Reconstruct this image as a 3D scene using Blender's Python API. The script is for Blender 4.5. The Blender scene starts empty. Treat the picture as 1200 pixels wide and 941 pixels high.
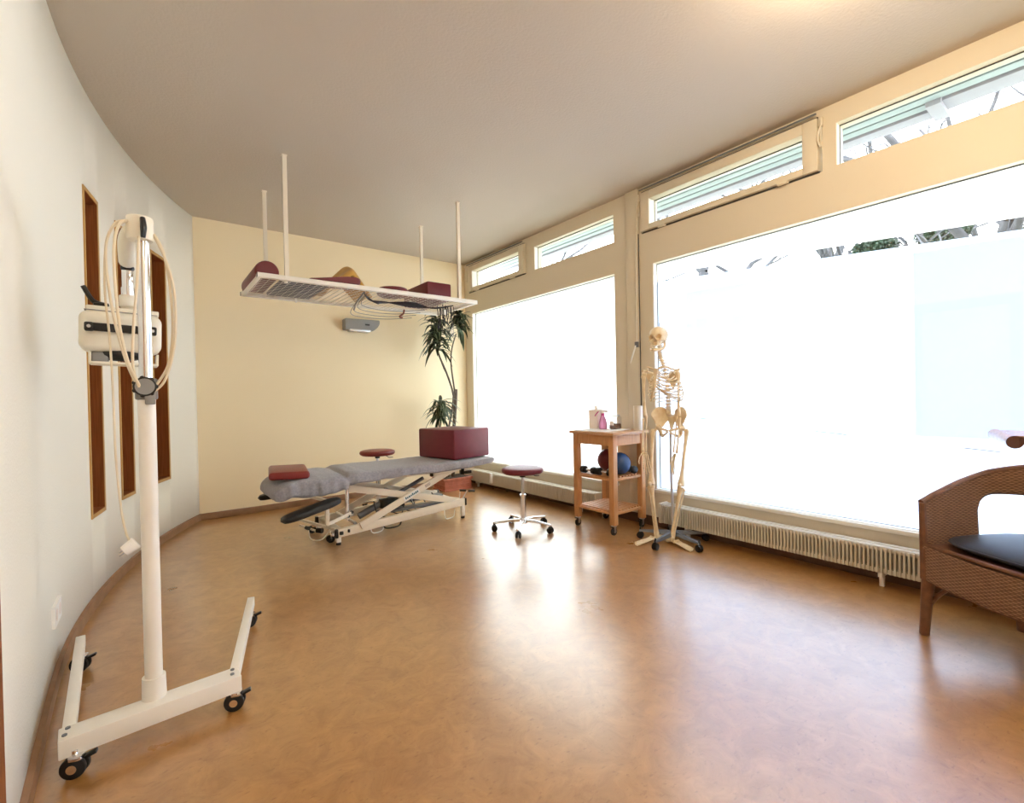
import bpy, bmesh, math, random
from mathutils import Vector as V, Matrix, Euler, noise
PI = math.pi
random.seed(7)
scn = bpy.context.scene
COL = scn.collection

# ------------------------------------------------------------------ materials
def mat(name, col, rough=.5, metal=0, bump=0, bscale=200, var=0, vscale=8, spec=.5, coat=0, sheen=0, trans=0, stretch=None, ior=1.45, alpha=1, col2=None):
    m = bpy.data.materials.new(name); m.use_nodes = True
    nt = m.node_tree; N = nt.nodes; L = nt.links
    b = N['Principled BSDF']
    b.inputs['Base Color'].default_value = (*col, 1)
    b.inputs['Roughness'].default_value = rough
    b.inputs['Metallic'].default_value = metal
    b.inputs['Specular IOR Level'].default_value = spec
    b.inputs['Coat Weight'].default_value = coat
    b.inputs['Sheen Weight'].default_value = sheen
    b.inputs['Transmission Weight'].default_value = trans
    b.inputs['IOR'].default_value = ior
    b.inputs['Alpha'].default_value = alpha
    tc = N.new('ShaderNodeTexCoord'); mp = N.new('ShaderNodeMapping')
    L.new(tc.outputs['Object'], mp.inputs[0])
    if stretch: mp.inputs['Scale'].default_value = stretch
    if var or col2:
        n = N.new('ShaderNodeTexNoise'); n.inputs['Scale'].default_value = vscale; n.inputs['Detail'].default_value = 6
        L.new(mp.outputs[0], n.inputs['Vector'])
        r = N.new('ShaderNodeValToRGB')
        if col2 is None:
            c1 = tuple(max(0, c*(1-var)) for c in col); c2 = tuple(min(1, c*(1+var)) for c in col)
        else: c1, c2 = col, col2
        r.color_ramp.elements[0].position = .35; r.color_ramp.elements[1].position = .65
        r.color_ramp.elements[0].color = (*c1, 1); r.color_ramp.elements[1].color = (*c2, 1)
        L.new(n.outputs[0], r.inputs[0]); L.new(r.outputs[0], b.inputs['Base Color'])
    if bump:
        n2 = N.new('ShaderNodeTexNoise'); n2.inputs['Scale'].default_value = bscale; n2.inputs['Detail'].default_value = 4
        L.new(mp.outputs[0], n2.inputs['Vector'])
        bp = N.new('ShaderNodeBump'); bp.inputs['Strength'].default_value = bump; bp.inputs['Distance'].default_value = .002
        L.new(n2.outputs[0], bp.inputs['Height']); L.new(bp.outputs[0], b.inputs['Normal'])
    return m

def floor_mat():
    m = mat('linoleum', (.40, .19, .07), .3); nt = m.node_tree; N = nt.nodes; L = nt.links; b = N['Principled BSDF']
    tc = N.new('ShaderNodeTexCoord')
    n1 = N.new('ShaderNodeTexNoise'); n1.inputs['Scale'].default_value = 9; n1.inputs['Detail'].default_value = 9; n1.inputs['Roughness'].default_value = .7; n1.inputs['Distortion'].default_value = .9
    n2 = N.new('ShaderNodeTexNoise'); n2.inputs['Scale'].default_value = 34; n2.inputs['Detail'].default_value = 5
    mp = N.new('ShaderNodeMapping'); mp.inputs['Scale'].default_value = (1, 2.2, 1); mp.inputs['Rotation'].default_value = (0, 0, .5)
    L.new(tc.outputs['Object'], n1.inputs['Vector']); L.new(tc.outputs['Object'], mp.inputs[0]); L.new(mp.outputs[0], n2.inputs['Vector'])
    r1 = N.new('ShaderNodeValToRGB'); e = r1.color_ramp.elements
    e[0].position = .32; e[0].color = (.34, .158, .042, 1); e[1].position = .68; e[1].color = (.50, .262, .085, 1)
    r2 = N.new('ShaderNodeValToRGB'); e = r2.color_ramp.elements
    e[0].position = .60; e[0].color = (0, 0, 0, 1); e[1].position = .72; e[1].color = (1, 1, 1, 1)
    mx = N.new('ShaderNodeMixRGB'); mx.inputs[2].default_value = (.24, .10, .028, 1)
    ml = N.new('ShaderNodeMath'); ml.operation = 'MULTIPLY'; ml.inputs[1].default_value = .55
    L.new(n1.outputs[0], r1.inputs[0]); L.new(n2.outputs[0], r2.inputs[0]); L.new(r2.outputs[0], ml.inputs[0])
    L.new(ml.outputs[0], mx.inputs[0]); L.new(r1.outputs[0], mx.inputs[1]); L.new(mx.outputs[0], b.inputs['Base Color'])
    n3 = N.new('ShaderNodeTexNoise'); n3.inputs['Scale'].default_value = 5; n3.inputs['Detail'].default_value = 6
    mr = N.new('ShaderNodeMapRange'); mr.inputs[3].default_value = .24; mr.inputs[4].default_value = .36
    L.new(tc.outputs['Object'], n3.inputs['Vector']); L.new(n3.outputs[0], mr.inputs[0]); L.new(mr.outputs[0], b.inputs['Roughness'])
    bp = N.new('ShaderNodeBump'); bp.inputs['Strength'].default_value = .12; bp.inputs['Distance'].default_value = .002
    L.new(n1.outputs[0], bp.inputs['Height']); L.new(bp.outputs[0], b.inputs['Normal'])
    b.inputs['Specular IOR Level'].default_value = .9; b.inputs['Coat Weight'].default_value = 1; b.inputs['Coat Roughness'].default_value = .26; b.inputs['Coat IOR'].default_value = 1.95; b.inputs['Coat Tint'].default_value = (1, .97, .90, 1)
    return m

def weave_mat():
    m = mat('wicker', (.24, .115, .055), .55, var=.35, vscale=30, spec=.5); nt = m.node_tree; N = nt.nodes; L = nt.links; b = N['Principled BSDF']
    tc = N.new('ShaderNodeTexCoord'); mp = N.new('ShaderNodeMapping'); L.new(tc.outputs['UV'], mp.inputs[0])
    sp = N.new('ShaderNodeSeparateXYZ'); L.new(mp.outputs[0], sp.inputs[0])
    def mth(op, a, b=None):
        n = N.new('ShaderNodeMath'); n.operation = op
        for k, q in enumerate((a, b)):
            if q is None: continue
            if isinstance(q, (int, float)): n.inputs[k].default_value = q
            else: L.new(q, n.inputs[k])
        return n.outputs[0]
    row = mth('DIVIDE', sp.outputs[1], .0075)
    strand = mth('ABSOLUTE', mth('SINE', mth('MULTIPLY', row, PI)))                    # rounded horizontal strands
    over = mth('SINE', mth('ADD', mth('MULTIPLY', sp.outputs[0], 2*PI/.030), mth('MULTIPLY', mth('FLOOR', row), PI)))   # each strand passes over and under the stakes
    h = mth('MULTIPLY', strand, mth('ADD', mth('MULTIPLY', over, .32), .68))
    nz = N.new('ShaderNodeTexNoise'); nz.inputs['Scale'].default_value = 26; nz.inputs['Detail'].default_value = 5; L.new(tc.outputs['UV'], nz.inputs['Vector'])
    cm = N.new('ShaderNodeValToRGB'); e = cm.color_ramp.elements
    e[0].position = .05; e[0].color = (.085, .034, .016, 1); e[1].position = .85; e[1].color = (.40, .21, .115, 1)
    L.new(mth('MULTIPLY', h, mth('ADD', mth('MULTIPLY', nz.outputs[0], .9), .55)), cm.inputs[0]); L.new(cm.outputs[0], b.inputs['Base Color'])
    bp = N.new('ShaderNodeBump'); bp.inputs['Strength'].default_value = .9; bp.inputs['Distance'].default_value = .004
    L.new(h, bp.inputs['Height']); L.new(bp.outputs[0], b.inputs['Normal'])
    return m

def film_mat(name, col):
    m = bpy.data.materials.new(name); m.use_nodes = True; nt = m.node_tree; N = nt.nodes; L = nt.links
    N.remove(N['Principled BSDF']); out = N['Material Output']
    t = N.new('ShaderNodeBsdfTranslucent'); t.inputs[0].default_value = (*col, 1)
    d = N.new('ShaderNodeBsdfDiffuse'); d.inputs[0].default_value = (.75, .78, .8, 1)
    mx = N.new('ShaderNodeMixShader'); mx.inputs[0].default_value = .12
    L.new(t.outputs[0], mx.inputs[1]); L.new(d.outputs[0], mx.inputs[2]); L.new(mx.outputs[0], out.inputs[0])
    return m

def glass_mat(name, col=(1, 1, 1), gloss=.06):
    m = bpy.data.materials.new(name); m.use_nodes = True; nt = m.node_tree; N = nt.nodes; L = nt.links
    N.remove(N['Principled BSDF']); out = N['Material Output']
    t = N.new('ShaderNodeBsdfTransparent'); t.inputs[0].default_value = (*col, 1)
    g = N.new('ShaderNodeBsdfGlossy'); g.inputs['Roughness'].default_value = .03
    mx = N.new('ShaderNodeMixShader'); mx.inputs[0].default_value = gloss
    L.new(t.outputs[0], mx.inputs[1]); L.new(g.outputs[0], mx.inputs[2]); L.new(mx.outputs[0], out.inputs[0])
    return m

def emit_mat(name, col, s):
    m = bpy.data.materials.new(name); m.use_nodes = True; nt = m.node_tree; b = nt.nodes['Principled BSDF']
    b.inputs['Base Color'].default_value = (.9, .9, .9, 1); b.inputs['Emission Color'].default_value = (*col, 1); b.inputs['Emission Strength'].default_value = s
    return m

M = dict(
 floor=floor_mat(),
 ceiling=mat('textured_ceiling', (.57, .50, .41), .9, bump=1, bscale=60, spec=.1),
 wall_l=mat('white_plaster', (.84, .81, .71), .85, bump=.55, bscale=110, spec=.15),
 wall_f=mat('cream_plaster', (.89, .76, .52), .85, bump=.4, bscale=120, spec=.15),
 frame=mat('cream_window_paint', (.75, .68, .54), .45, spec=.5),
 frame_w=mat('white_window_paint', (.85, .83, .76), .35),
 gasket=mat('dark_gasket', (.06, .055, .05), .6),
 baseb=mat('brown_baseboard', (.30, .165, .09), .45, var=.12, vscale=12),
 darkbase=mat('dark_brown_skirting', (.12, .06, .035), .5, var=.15),
 wood=mat('beech_wood', (.62, .33, .14), .42, col2=(.52, .25, .10), vscale=5, stretch=(18, 18, 1.2), bump=.1, bscale=90),
 woodtop=mat('beech_block_top', (.62, .36, .18), .35, col2=(.46, .24, .11), vscale=6, stretch=(2, 20, 20)),
 niche=mat('niche_wood', (.30, .10, .03), .65, col2=(.22, .07, .02), vscale=5, stretch=(30, 30, 1), spec=.15),
 nicheedge=mat('niche_edge_wood', (.52, .30, .09), .45, var=.1),
 dwood=mat('dark_stained_wood', (.085, .035, .025), .32, var=.2, spec=.4),
 lwood=mat('light_handrail_wood', (.55, .33, .17), .22, var=.1, stretch=(2, 20, 20)),
 whitemet=mat('white_enamel', (.84, .81, .74), .35, var=.02, spec=.5),
 creammet=mat('cream_enamel', (.82, .74, .60), .38, spec=.5),
 chrome=mat('chrome', (.82, .82, .84), .1, 1),
 steel=mat('brushed_steel', (.60, .61, .64), .28, 1),
 grey=mat('grey_plastic', (.26, .26, .25), .5),
 greymet=mat('dark_grey_metal', (.20, .21, .23), .38, .6),
 black=mat('black_plastic', (.012, .012, .013), .4),
 rubber=mat('black_rubber', (.015, .015, .016), .65),
 blackleather=mat('black_vinyl', (.014, .015, .018), .42, bump=.25, bscale=300),
 plastic=mat('ivory_plastic', (.84, .80, .68), .42, bump=.08, bscale=400),
 white=mat('white_plastic', (.88, .87, .84), .4),
 cable=mat('cream_cable', (.78, .68, .50), .45),
 red=mat('burgundy_vinyl', (.145, .012, .022), .42, bump=.3, bscale=260, spec=.5, var=.08),
 red2=mat('bright_burgundy_vinyl', (.20, .020, .020), .38, bump=.3, bscale=260, var=.08),
 terry=mat('grey_terry_cloth', (.33, .33, .365), .95, bump=1, bscale=420, var=.12, vscale=60, spec=.1, sheen=.3),
 yellow=mat('ochre_blanket', (.62, .36, .09), .9, bump=.6, bscale=300, var=.12, spec=.1, sheen=.3),
 navy=mat('navy_vinyl', (.02, .03, .07), .5, bump=.2),
 navyc=mat('dark_slate_cushion', (.030, .036, .052), .45, bump=.4, bscale=300),
 bone=mat('bone_plastic', (.86, .73, .50), .45, col2=(.76, .60, .37), vscale=25, bump=.2, bscale=120),
 cart=mat('cartilage', (.74, .62, .42), .5),
 teeth=mat('teeth', (.88, .84, .70), .3),
 dark=mat('dark_gap', (.03, .02, .015), .8),
 rad=mat('radiator_paint', (.62, .57, .47), .4, spec=.5),
 wicker=weave_mat(),
 cane=mat('cane_wood', (.20, .085, .04), .4, col2=(.13, .055, .028), vscale=30, bump=.3, bscale=150),
 glass=glass_mat('clear_glass'),
 film=film_mat('frosted_film', (.69, .77, .90)),  # bluish tint stands in for the darker surroundings behind the right window
 film2=film_mat('frosted_film_doubled', (.84, .86, .92)), film3=film_mat('frosted_film_blue_fade', (.75, .78, .88)),
 filmw=film_mat('frosted_film_white', (.97, .99, 1.0)),
 jar=glass_mat('jar_glass', (.93, .93, .90), .14),
 pink=mat('pink_plastic', (.62, .10, .34), .35), pinkclear=mat('pink_bottle', (.78, .34, .58), .2, trans=.35),
 tissue=mat('pale_paper', (.86, .78, .72), .8), paper=mat('white_paper', (.9, .9, .88), .85),
 brown=mat('brown_contents', (.16, .07, .035), .7, var=.3, vscale=60),
 ballred=mat('dark_red_ball', (.12, .012, .02), .35), ballblue=mat('blue_ball', (.02, .055, .15), .25),
 leaf=mat('leaf_green', (.014, .032, .014), .45, var=.3), leafpale=mat('leaf_margin', (.15, .18, .10), .5),
 stem=mat('plant_stem', (.10, .075, .05), .7, var=.3), terra=mat('terracotta', (.42, .13, .075), .6, var=.12, vscale=20),
 soil=mat('soil', (.03, .02, .012), .95, bump=1, bscale=90),
 bark=mat('bark', (.075, .08, .09), .9, bump=1, bscale=30, var=.3), ivy=mat('ivy_leaf', (.018, .045, .024), .5, var=.3),
 slat=mat('blue_grey_slat', (.33, .41, .44), .5), gapshade=mat('slat_gap_shade', (.008, .01, .012), .9), fascia=mat('grey_fascia', (.36, .37, .44), .5),
 ground=mat('winter_lawn', (.30, .32, .26), .95, var=.2, vscale=2),
 lampglass=emit_mat('lit_globe', (1, .79, .54), 105),
 teal=mat('teal_print', (.05, .16, .20), .5), greyprint=mat('grey_print', (.35, .28, .24), .5),
 cord=mat('dark_cord', (.025, .022, .03), .6), redhook=mat('red_brown_hook', (.22, .06, .035), .5),
 clear=glass_mat('clear_plastic', (.93, .93, .95), .10),
)

# ------------------------------------------------------------------ mesh builder (world coordinates; build() makes them relative to the parent)
def spline(pts, n=8, closed=False):
    pts = [V(p) for p in pts]; out = []; k = len(pts)
    rng = range(k) if closed else range(k-1)
    for i in rng:
        if closed: p0, p1, p2, p3 = pts[(i-1) % k], pts[i], pts[(i+1) % k], pts[(i+2) % k]
        else: p0, p1, p2, p3 = pts[max(i-1, 0)], pts[i], pts[i+1], pts[min(i+2, k-1)]
        for j in range(n):
            t = j/n
            out.append(.5*((2*p1)+(-p0+p2)*t+(2*p0-5*p1+4*p2-p3)*t*t+(-p0+3*p1-3*p2+p3)*t**3))
    if not closed: out.append(pts[-1])
    return out

SPLIT = {'end_cap', 'bracket', 'end_plug', 'rail_cap', 'screw', 'black_fitting', 'knob', 'window_post', 'bracket_knob', 'lever_bar', 'base_tray', 'pivot_shaft', 'hinge', 'fascia', 'pedal_rod', 'dark_skirting'}
def clusters(bm):           # loose islands of one mesh grouped by nearness, so far-apart pieces become parts of their own
    bm.verts.ensure_lookup_table(); bm.verts.index_update(); seen = set(); isl = []
    for v in bm.verts:
        if v.index in seen: continue
        st_ = [v]; seen.add(v.index); c = []
        while st_:
            a = st_.pop(); c.append(a)
            for e in a.link_edges:
                b = e.other_vert(a)
                if b.index not in seen: seen.add(b.index); st_.append(b)
        lo = [min(a.co[k] for a in c) for k in range(3)]; hi = [max(a.co[k] for a in c) for k in range(3)]
        isl.append(([a.index for a in c], lo, hi))
    par = list(range(len(isl)))
    def find(i):
        while par[i] != i: i = par[i]
        return i
    for i in range(len(isl)):
        for j in range(i):
            g = math.sqrt(sum(max(0, isl[i][1][k]-isl[j][2][k], isl[j][1][k]-isl[i][2][k])**2 for k in range(3)))
            sz = max(max(isl[q][2][k]-isl[q][1][k] for k in range(3)) for q in (i, j))
            if g <= max(.02, .5*sz): par[find(i)] = find(j)
    out = {}
    for i in range(len(isl)): out.setdefault(find(i), []).extend(isl[i][0])
    return list(out.values())

class MB:
    def __init__(s): s.bm = bmesh.new(); s.uv = s.bm.loops.layers.uv.new('UVMap')
    def _x(s, verts, mtx):
        if mtx is not None: bmesh.ops.transform(s.bm, matrix=mtx, verts=verts)
    def box(s, c, size, rot=0, bev=0, mtx=None, seg=2):
        r = bmesh.ops.create_cube(s.bm, size=1); vs = r['verts']
        bmesh.ops.scale(s.bm, vec=V(size), verts=vs)
        if bev:
            es = list({e for v in vs for e in v.link_edges})
            q = bmesh.ops.bevel(s.bm, geom=es, offset=min(bev, min(size)*.49), segments=seg, affect='EDGES', profile=.5)
            vs = list({v for f in q['faces'] for v in f.verts} | {v for v in vs if v.is_valid})
        m = Matrix.Translation(V(c)) @ (Euler(rot).to_matrix().to_4x4() if isinstance(rot, (tuple, list)) else Matrix.Rotation(rot, 4, 'Z'))
        if mtx is not None: m = mtx @ m
        s._x(vs, m); return s
    def bb(s, x0, x1, y0, y1, z0, z1, bev=0):
        return s.box(((x0+x1)/2, (y0+y1)/2, (z0+z1)/2), (abs(x1-x0), abs(y1-y0), abs(z1-z0)), bev=bev)
    def beam(s, p0, p1, w, h, bev=0, up=(0, 0, 1)):      # box between two points: w sideways, h along up
        p0, p1 = V(p0), V(p1); d = p1-p0; L = d.length; x = d.normalized(); y = V(up).cross(x).normalized(); z = x.cross(y)
        m = Matrix((x, y, z)).transposed().to_4x4(); m.translation = (p0+p1)/2
        r = bmesh.ops.create_cube(s.bm, size=1); vs = r['verts']; bmesh.ops.scale(s.bm, vec=(L, w, h), verts=vs)
        if bev:
            es = list({e for v in vs for e in v.link_edges})
            q = bmesh.ops.bevel(s.bm, geom=es, offset=bev, segments=2, affect='EDGES', profile=.5)
            vs = list({v for f in q['faces'] for v in f.verts} | {v for v in vs if v.is_valid})
        s._x(vs, m); return s
    def tube(s, pts, r, seg=10, closed=False, caps=True, flat=None):
        pts = [V(p) for p in pts]; n = len(pts)
        if not hasattr(r, '__len__'): r = [r]*n
        elif len(r) != n:
            k = len(r); r = [r[min(int(i*(k-1)/(n-1)), k-2)]*(1-(i*(k-1)/(n-1)-min(int(i*(k-1)/(n-1)), k-2))) + r[min(int(i*(k-1)/(n-1)), k-2)+1]*(i*(k-1)/(n-1)-min(int(i*(k-1)/(n-1)), k-2)) for i in range(n)]
        rings = []; prev = None
        for i, p in enumerate(pts):
            if closed: t = (pts[(i+1) % n]-pts[i-1]).normalized()
            else: t = (pts[min(i+1, n-1)]-pts[max(i-1, 0)]).normalized()
            if prev is None:
                a = V((0, 0, 1)) if abs(t.z) < .9 else V((1, 0, 0)); u = t.cross(a).normalized()
            else:
                u = (prev-t*prev.dot(t)).normalized()
            prev = u; w = t.cross(u)
            fl = flat or 1
            rings.append([s.bm.verts.new(p+(u*math.cos(2*PI*k/seg)+w*math.sin(2*PI*k/seg)*fl)*r[i]) for k in range(seg)])
        for i in range(n if closed else n-1):
            A, B = rings[i], rings[(i+1) % n]
            for k in range(seg): s.bm.faces.new((A[k], A[(k+1) % seg], B[(k+1) % seg], B[k]))
        if not closed and caps:
            s.bm.faces.new(rings[0][::-1]); s.bm.faces.new(rings[-1])
        return s
    def cyl(s, p0, p1, r0, r1=None, seg=20, bev=0):
        r1 = r0 if r1 is None else r1; p0, p1 = V(p0), V(p1)
        if bev:
            d = (p1-p0).normalized(); return s.tube([p0, p0+d*bev*.3, p0+d*bev, p1-d*bev, p1-d*bev*.3, p1], [r0-bev, r0-bev*.3, r0, r1, r1-bev*.3, r1-bev], seg)
        return s.tube([p0, p1], [r0, r1], seg)
    def lathe(s, prof, c, axis=(0, 0, 1), seg=28):
        ax = V(axis).normalized(); return s.tube([V(c)+ax*h for _, h in prof], [max(r, 1e-4) for r, _ in prof], seg)
    def ell(s, c, r, rot=None, u=20, v=12):
        q = bmesh.ops.create_uvsphere(s.bm, u_segments=u, v_segments=v, radius=1)
        m = Matrix.Translation(V(c)) @ (rot.to_4x4() if rot else Matrix()) @ Matrix.Diagonal((*r, 1)) if hasattr(r, '__len__') else Matrix.Translation(V(c)) @ Matrix.Scale(r, 4)
        s._x(q['verts'], m); return s
    def prism(s, poly, mtx, th):                          # outline in x,y; thickness along z from 0 to th
        a = [s.bm.verts.new(mtx @ V((x, y, 0))) for x, y in poly]; b = [s.bm.verts.new(mtx @ V((x, y, th))) for x, y in poly]
        s.bm.faces.new(a[::-1]); s.bm.faces.new(b); n = len(a)
        for i in range(n): s.bm.faces.new((a[i], a[(i+1) % n], b[(i+1) % n], b[i]))
        return s
    def grid(s, fn, nu, nv, closed_u=False, skip=None, uvf=None, mi=None):
        g = [[s.bm.verts.new(fn(i/nu, j/nv)) for j in range(nv+1)] for i in range(nu if closed_u else nu+1)]
        for i in range(nu):
            for j in range(nv):
                if skip and skip((i+.5)/nu, (j+.5)/nv): continue
                i2 = (i+1) % len(g)
                f = s.bm.faces.new((g[i][j], g[i2][j], g[i2][j+1], g[i][j+1]))
                if mi: f.material_index = mi((i+.5)/nu, (j+.5)/nv)
                if uvf:
                    for l, (a, b) in zip(f.loops, ((i, j), (i+1, j), (i+1, j+1), (i, j+1))): l[s.uv].uv = uvf(a/nu, b/nv)
        return s
    def build(s, name, m, parent=None, mods=(), sharp=.6, recalc=True, flat=False):
        if recalc: bmesh.ops.recalc_face_normals(s.bm, faces=s.bm.faces[:])
        for f in s.bm.faces: f.smooth = not flat
        for e in s.bm.edges:
            if len(e.link_faces) == 2 and e.calc_face_angle(0) > sharp: e.smooth = False
        if name in SPLIT and parent is not None:
            cl = clusters(s.bm)
            if len(cl) > 1:
                last = None
                for group_ in cl:
                    q = MB(); q.bm.free(); q.bm = s.bm.copy(); q.bm.verts.ensure_lookup_table()
                    keep = set(group_); bmesh.ops.delete(q.bm, geom=[v for v in q.bm.verts if v.index not in keep], context='VERTS')
                    last = q.build('\0'+name, m, parent, mods, sharp, recalc, flat)
                s.bm.free(); return last
        name = name.lstrip('\0')
        off = wl(parent) if parent else V((0, 0, 0))
        if parent is None:
            xs = [v.co for v in s.bm.verts]
            off = V((sum(v.x for v in xs)/len(xs), sum(v.y for v in xs)/len(xs), min(v.z for v in xs)))
        bmesh.ops.translate(s.bm, vec=-off, verts=s.bm.verts[:])
        me = bpy.data.meshes.new(name); s.bm.to_mesh(me); s.bm.free()
        ms = m if isinstance(m, (list, tuple)) else [m]
        for q in ms: me.materials.append(M[q])
        o = bpy.data.objects.new(name, me); COL.objects.link(o)
        if parent: o.parent = parent
        else: o.location = off
        for (t, kw) in mods:
            md = o.modifiers.new(t, t)
            for k, v in kw.items(): setattr(md, k, v)
        return o

def wl(o):
    v = V((0, 0, 0))
    while o: v = v+o.location; o = o.parent
    return v
def thing(name, loc, label, cat, group=None, kind=None):
    o = bpy.data.objects.new(name, None); o.empty_display_size = .1; COL.objects.link(o); o.location = loc
    return tag(o, label, cat, group, kind)
def tag(o, label=None, cat=None, group=None, kind=None):
    if label: o['label'] = label
    if cat: o['category'] = cat
    if group: o['group'] = group
    if kind: o['kind'] = kind
    return o
def struct(o): o['kind'] = 'structure'; return o
def sroot(name, loc=(0, 0, 0)):
    o = bpy.data.objects.new(name, None); o.empty_display_size = .1; COL.objects.link(o); o.location = loc; return struct(o)

H = 3.06; XW = 3.60; YF = 5.72
ACX, ACY, AR = 5.835, 2.8, 6.17
def arc(deg, off=0, z=0):
    a = math.radians(deg)
    if deg < 0:      # the wall runs out almost straight towards the door
        y = ACY+AR*math.sin(a); return V((ACX-AR+.032*(ACY-y)**1.3+off, y, z))
    return V((ACX-(AR-off)*math.cos(a), ACY+(AR-off)*math.sin(a), z))
DEG_END = math.degrees(math.asin((YF-ACY)/AR)); DEG_0 = math.degrees(math.asin((1.68-ACY)/AR))

# ================================================================== ROOM
struct(MB().bb(-1.7, 3.75, -2.7, 5.85, -.12, 0).build('floor', 'floor'))
struct(MB().bb(-1.7, 3.62, -2.7, 5.85, H, H+.15).build('ceiling', 'ceiling'))
struct(MB().bb(.1, 3.8, YF, YF+.15, 0, H).build('wall_far', 'wall_f'))
struct(MB().bb(-1.7, 3.8, -2.85, -2.7, 0, H).build('wall_back', 'wall_l'))
# curved left wall with three tall niches cut into it
NICHE = [(8.35, 10.80), (14.05, 16.30), (20.25, 22.82)]; NZ0, NZ1 = .53, 2.45
wb = MB()
degs = sorted(set([DEG_0+(DEG_END-DEG_0)*i/64 for i in range(65)] + [d for n in NICHE for d in n]))
zs = [0, NZ0, NZ1, H]
for i in range(len(degs)-1):
    a, b = degs[i], degs[i+1]; mid = (a+b)/2
    for k in range(3):
        if k == 1 and any(n[0] < mid < n[1] for n in NICHE): continue
        wb.bm.faces.new([wb.bm.verts.new(p) for p in (arc(a, 0, zs[k]), arc(b, 0, zs[k]), arc(b, 0, zs[k+1]), arc(a, 0, zs[k+1]))])
bmesh.ops.remove_doubles(wb.bm, verts=wb.bm.verts[:], dist=1e-4)
for s_ in (0,):     # outer skin so the wall has thickness
    pass
wl_ = struct(wb.build('wall_left', 'wall_l', mods=[('SOLIDIFY', dict(thickness=.16, offset=1))], sharp=.5))
for n in NICHE:
    r = sroot('trim_%d' % (NICHE.index(n)+1), arc(n[0], 0, NZ0))
    D = .13
    mb = MB()   # lining: back, bottom, top, far cheek, near cheek
    c0, c1 = arc(n[0], .004), arc(n[1], .004); b0, b1 = arc(n[0], -D), arc(n[1], -D)
    def quadbox(p, q, z0, z1, off, mb=mb):
        d = (V(q)-V(p)).normalized(); nn = V((-d.y, d.x, 0))
        mb.prism([(0, 0), ((V(q)-V(p)).length, 0), ((V(q)-V(p)).length, off), (0, off)], Matrix(((d.x, nn.x, 0, p[0]), (d.y, nn.y, 0, p[1]), (0, 0, 1, z0), (0, 0, 0, 1))), z1-z0)
    quadbox(b0, b1, NZ0, NZ1, .01)
    quadbox(c0, b0, NZ0, NZ1, -.010); quadbox(b1, c1, NZ0, NZ1, -.010)
    mb.prism([(c0.x, c0.y), (c1.x, c1.y), (b1.x, b1.y), (b0.x, b0.y)], Matrix.Translation((0, 0, NZ0-.002)), .016)
    mb.prism([(c0.x, c0.y), (c1.x, c1.y), (b1.x, b1.y), (b0.x, b0.y)], Matrix.Translation((0, 0, NZ1-.014)), .016)
    mb.build('niche_lining', 'niche', r)
    e = MB(); w = .09
    for (a0, a1, z0, z1) in ((n[0]-w, n[0]+w, NZ0-.014, NZ1+.014), (n[1]-w, n[1]+w, NZ0-.014, NZ1+.014), (n[0], n[1], NZ0-.014, NZ0+.008), (n[0], n[1], NZ1-.008, NZ1+.014)):
        p, q, p2, q2 = arc(a0, .007), arc(a1, .007), arc(a0, -.004), arc(a1, -.004)
        e.prism([(p.x, p.y), (q.x, q.y), (q2.x, q2.y), (p2.x, p2.y)], Matrix.Translation((0, 0, z0)), z1-z0)
    e.build('niche_edge', 'nicheedge', r)
# baseboards
bl = MB()
bl.grid(lambda u, v: arc(DEG_0+(DEG_END-DEG_0)*u, [.0, .018, .018, .0][round(v*3)], [0, 0, .062, .066][round(v*3)]), 80, 3)
struct(bl.build('baseboard_left', 'baseb'))
struct(MB().bb(.38, XW-.005, YF-.018, YF, 0, .066, .003).build('baseboard_far', 'baseb'))
# door jamb where the curved wall ends, then the wall running on behind the camera
p = arc(DEG_0)
dj = sroot('door_1', (p.x, 1.7, 0))
MB().bb(p.x-.16, p.x+.006, 1.58, 1.68, 0, 2.15, .004).build('door_frame', 'niche', dj)
MB().bb(p.x-.16, p.x+.010, .70, .80, 0, 2.15, .004).build('door_frame', 'niche', dj)
MB().bb(p.x-.16, p.x+.006, .70, 1.68, 2.13, 2.23, .004).build('door_frame', 'niche', dj)
MB().bb(p.x-.14, p.x-.10, .80, 1.58, .005, 2.13, .003).build('door_leaf', 'wood', dj)
struct(MB().bb(p.x-.16, p.x, .70, 1.68, 2.23, H).bb(p.x-.16, p.x, .40, .70, 0, H).bb(-1.7, p.x, .24, .40, 0, H).bb(-1.7, -1.55, -2.7, .3, 0, H).build('wall_side', 'wall_l'))

# ================================================================== WINDOW WALL
wr = sroot('wall_right', (XW, 0, 0))
MB().bb(XW, XW+.14, -2.7, 5.72, 0, .30).build('lower_wall', 'frame', wr)
MB().bb(XW-.012, XW, -2.7, 5.72, 0, .085, .003).build('dark_skirting', 'darkbase', wr)
# posts and header
MB().bb(XW-.0, XW+.14, 2.70, 3.00, .3, H).bb(XW-.03, XW, 2.715, 2.86, .1, H, .012).build('window_post', 'frame', wr)
MB().bb(XW, XW+.14, 5.63, 5.72, .3, H).build('window_jamb', 'frame', wr)
MB().bb(XW, XW+.14, -.42, -.10, .3, H).bb(XW, XW+.14, -2.7, -2.4, .3, H).build('window_post', 'frame', wr)
MB().bb(XW+.002, XW+.137, -2.7, 5.718, 2.985, H+.15).build('window_head', 'frame', wr)

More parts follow.
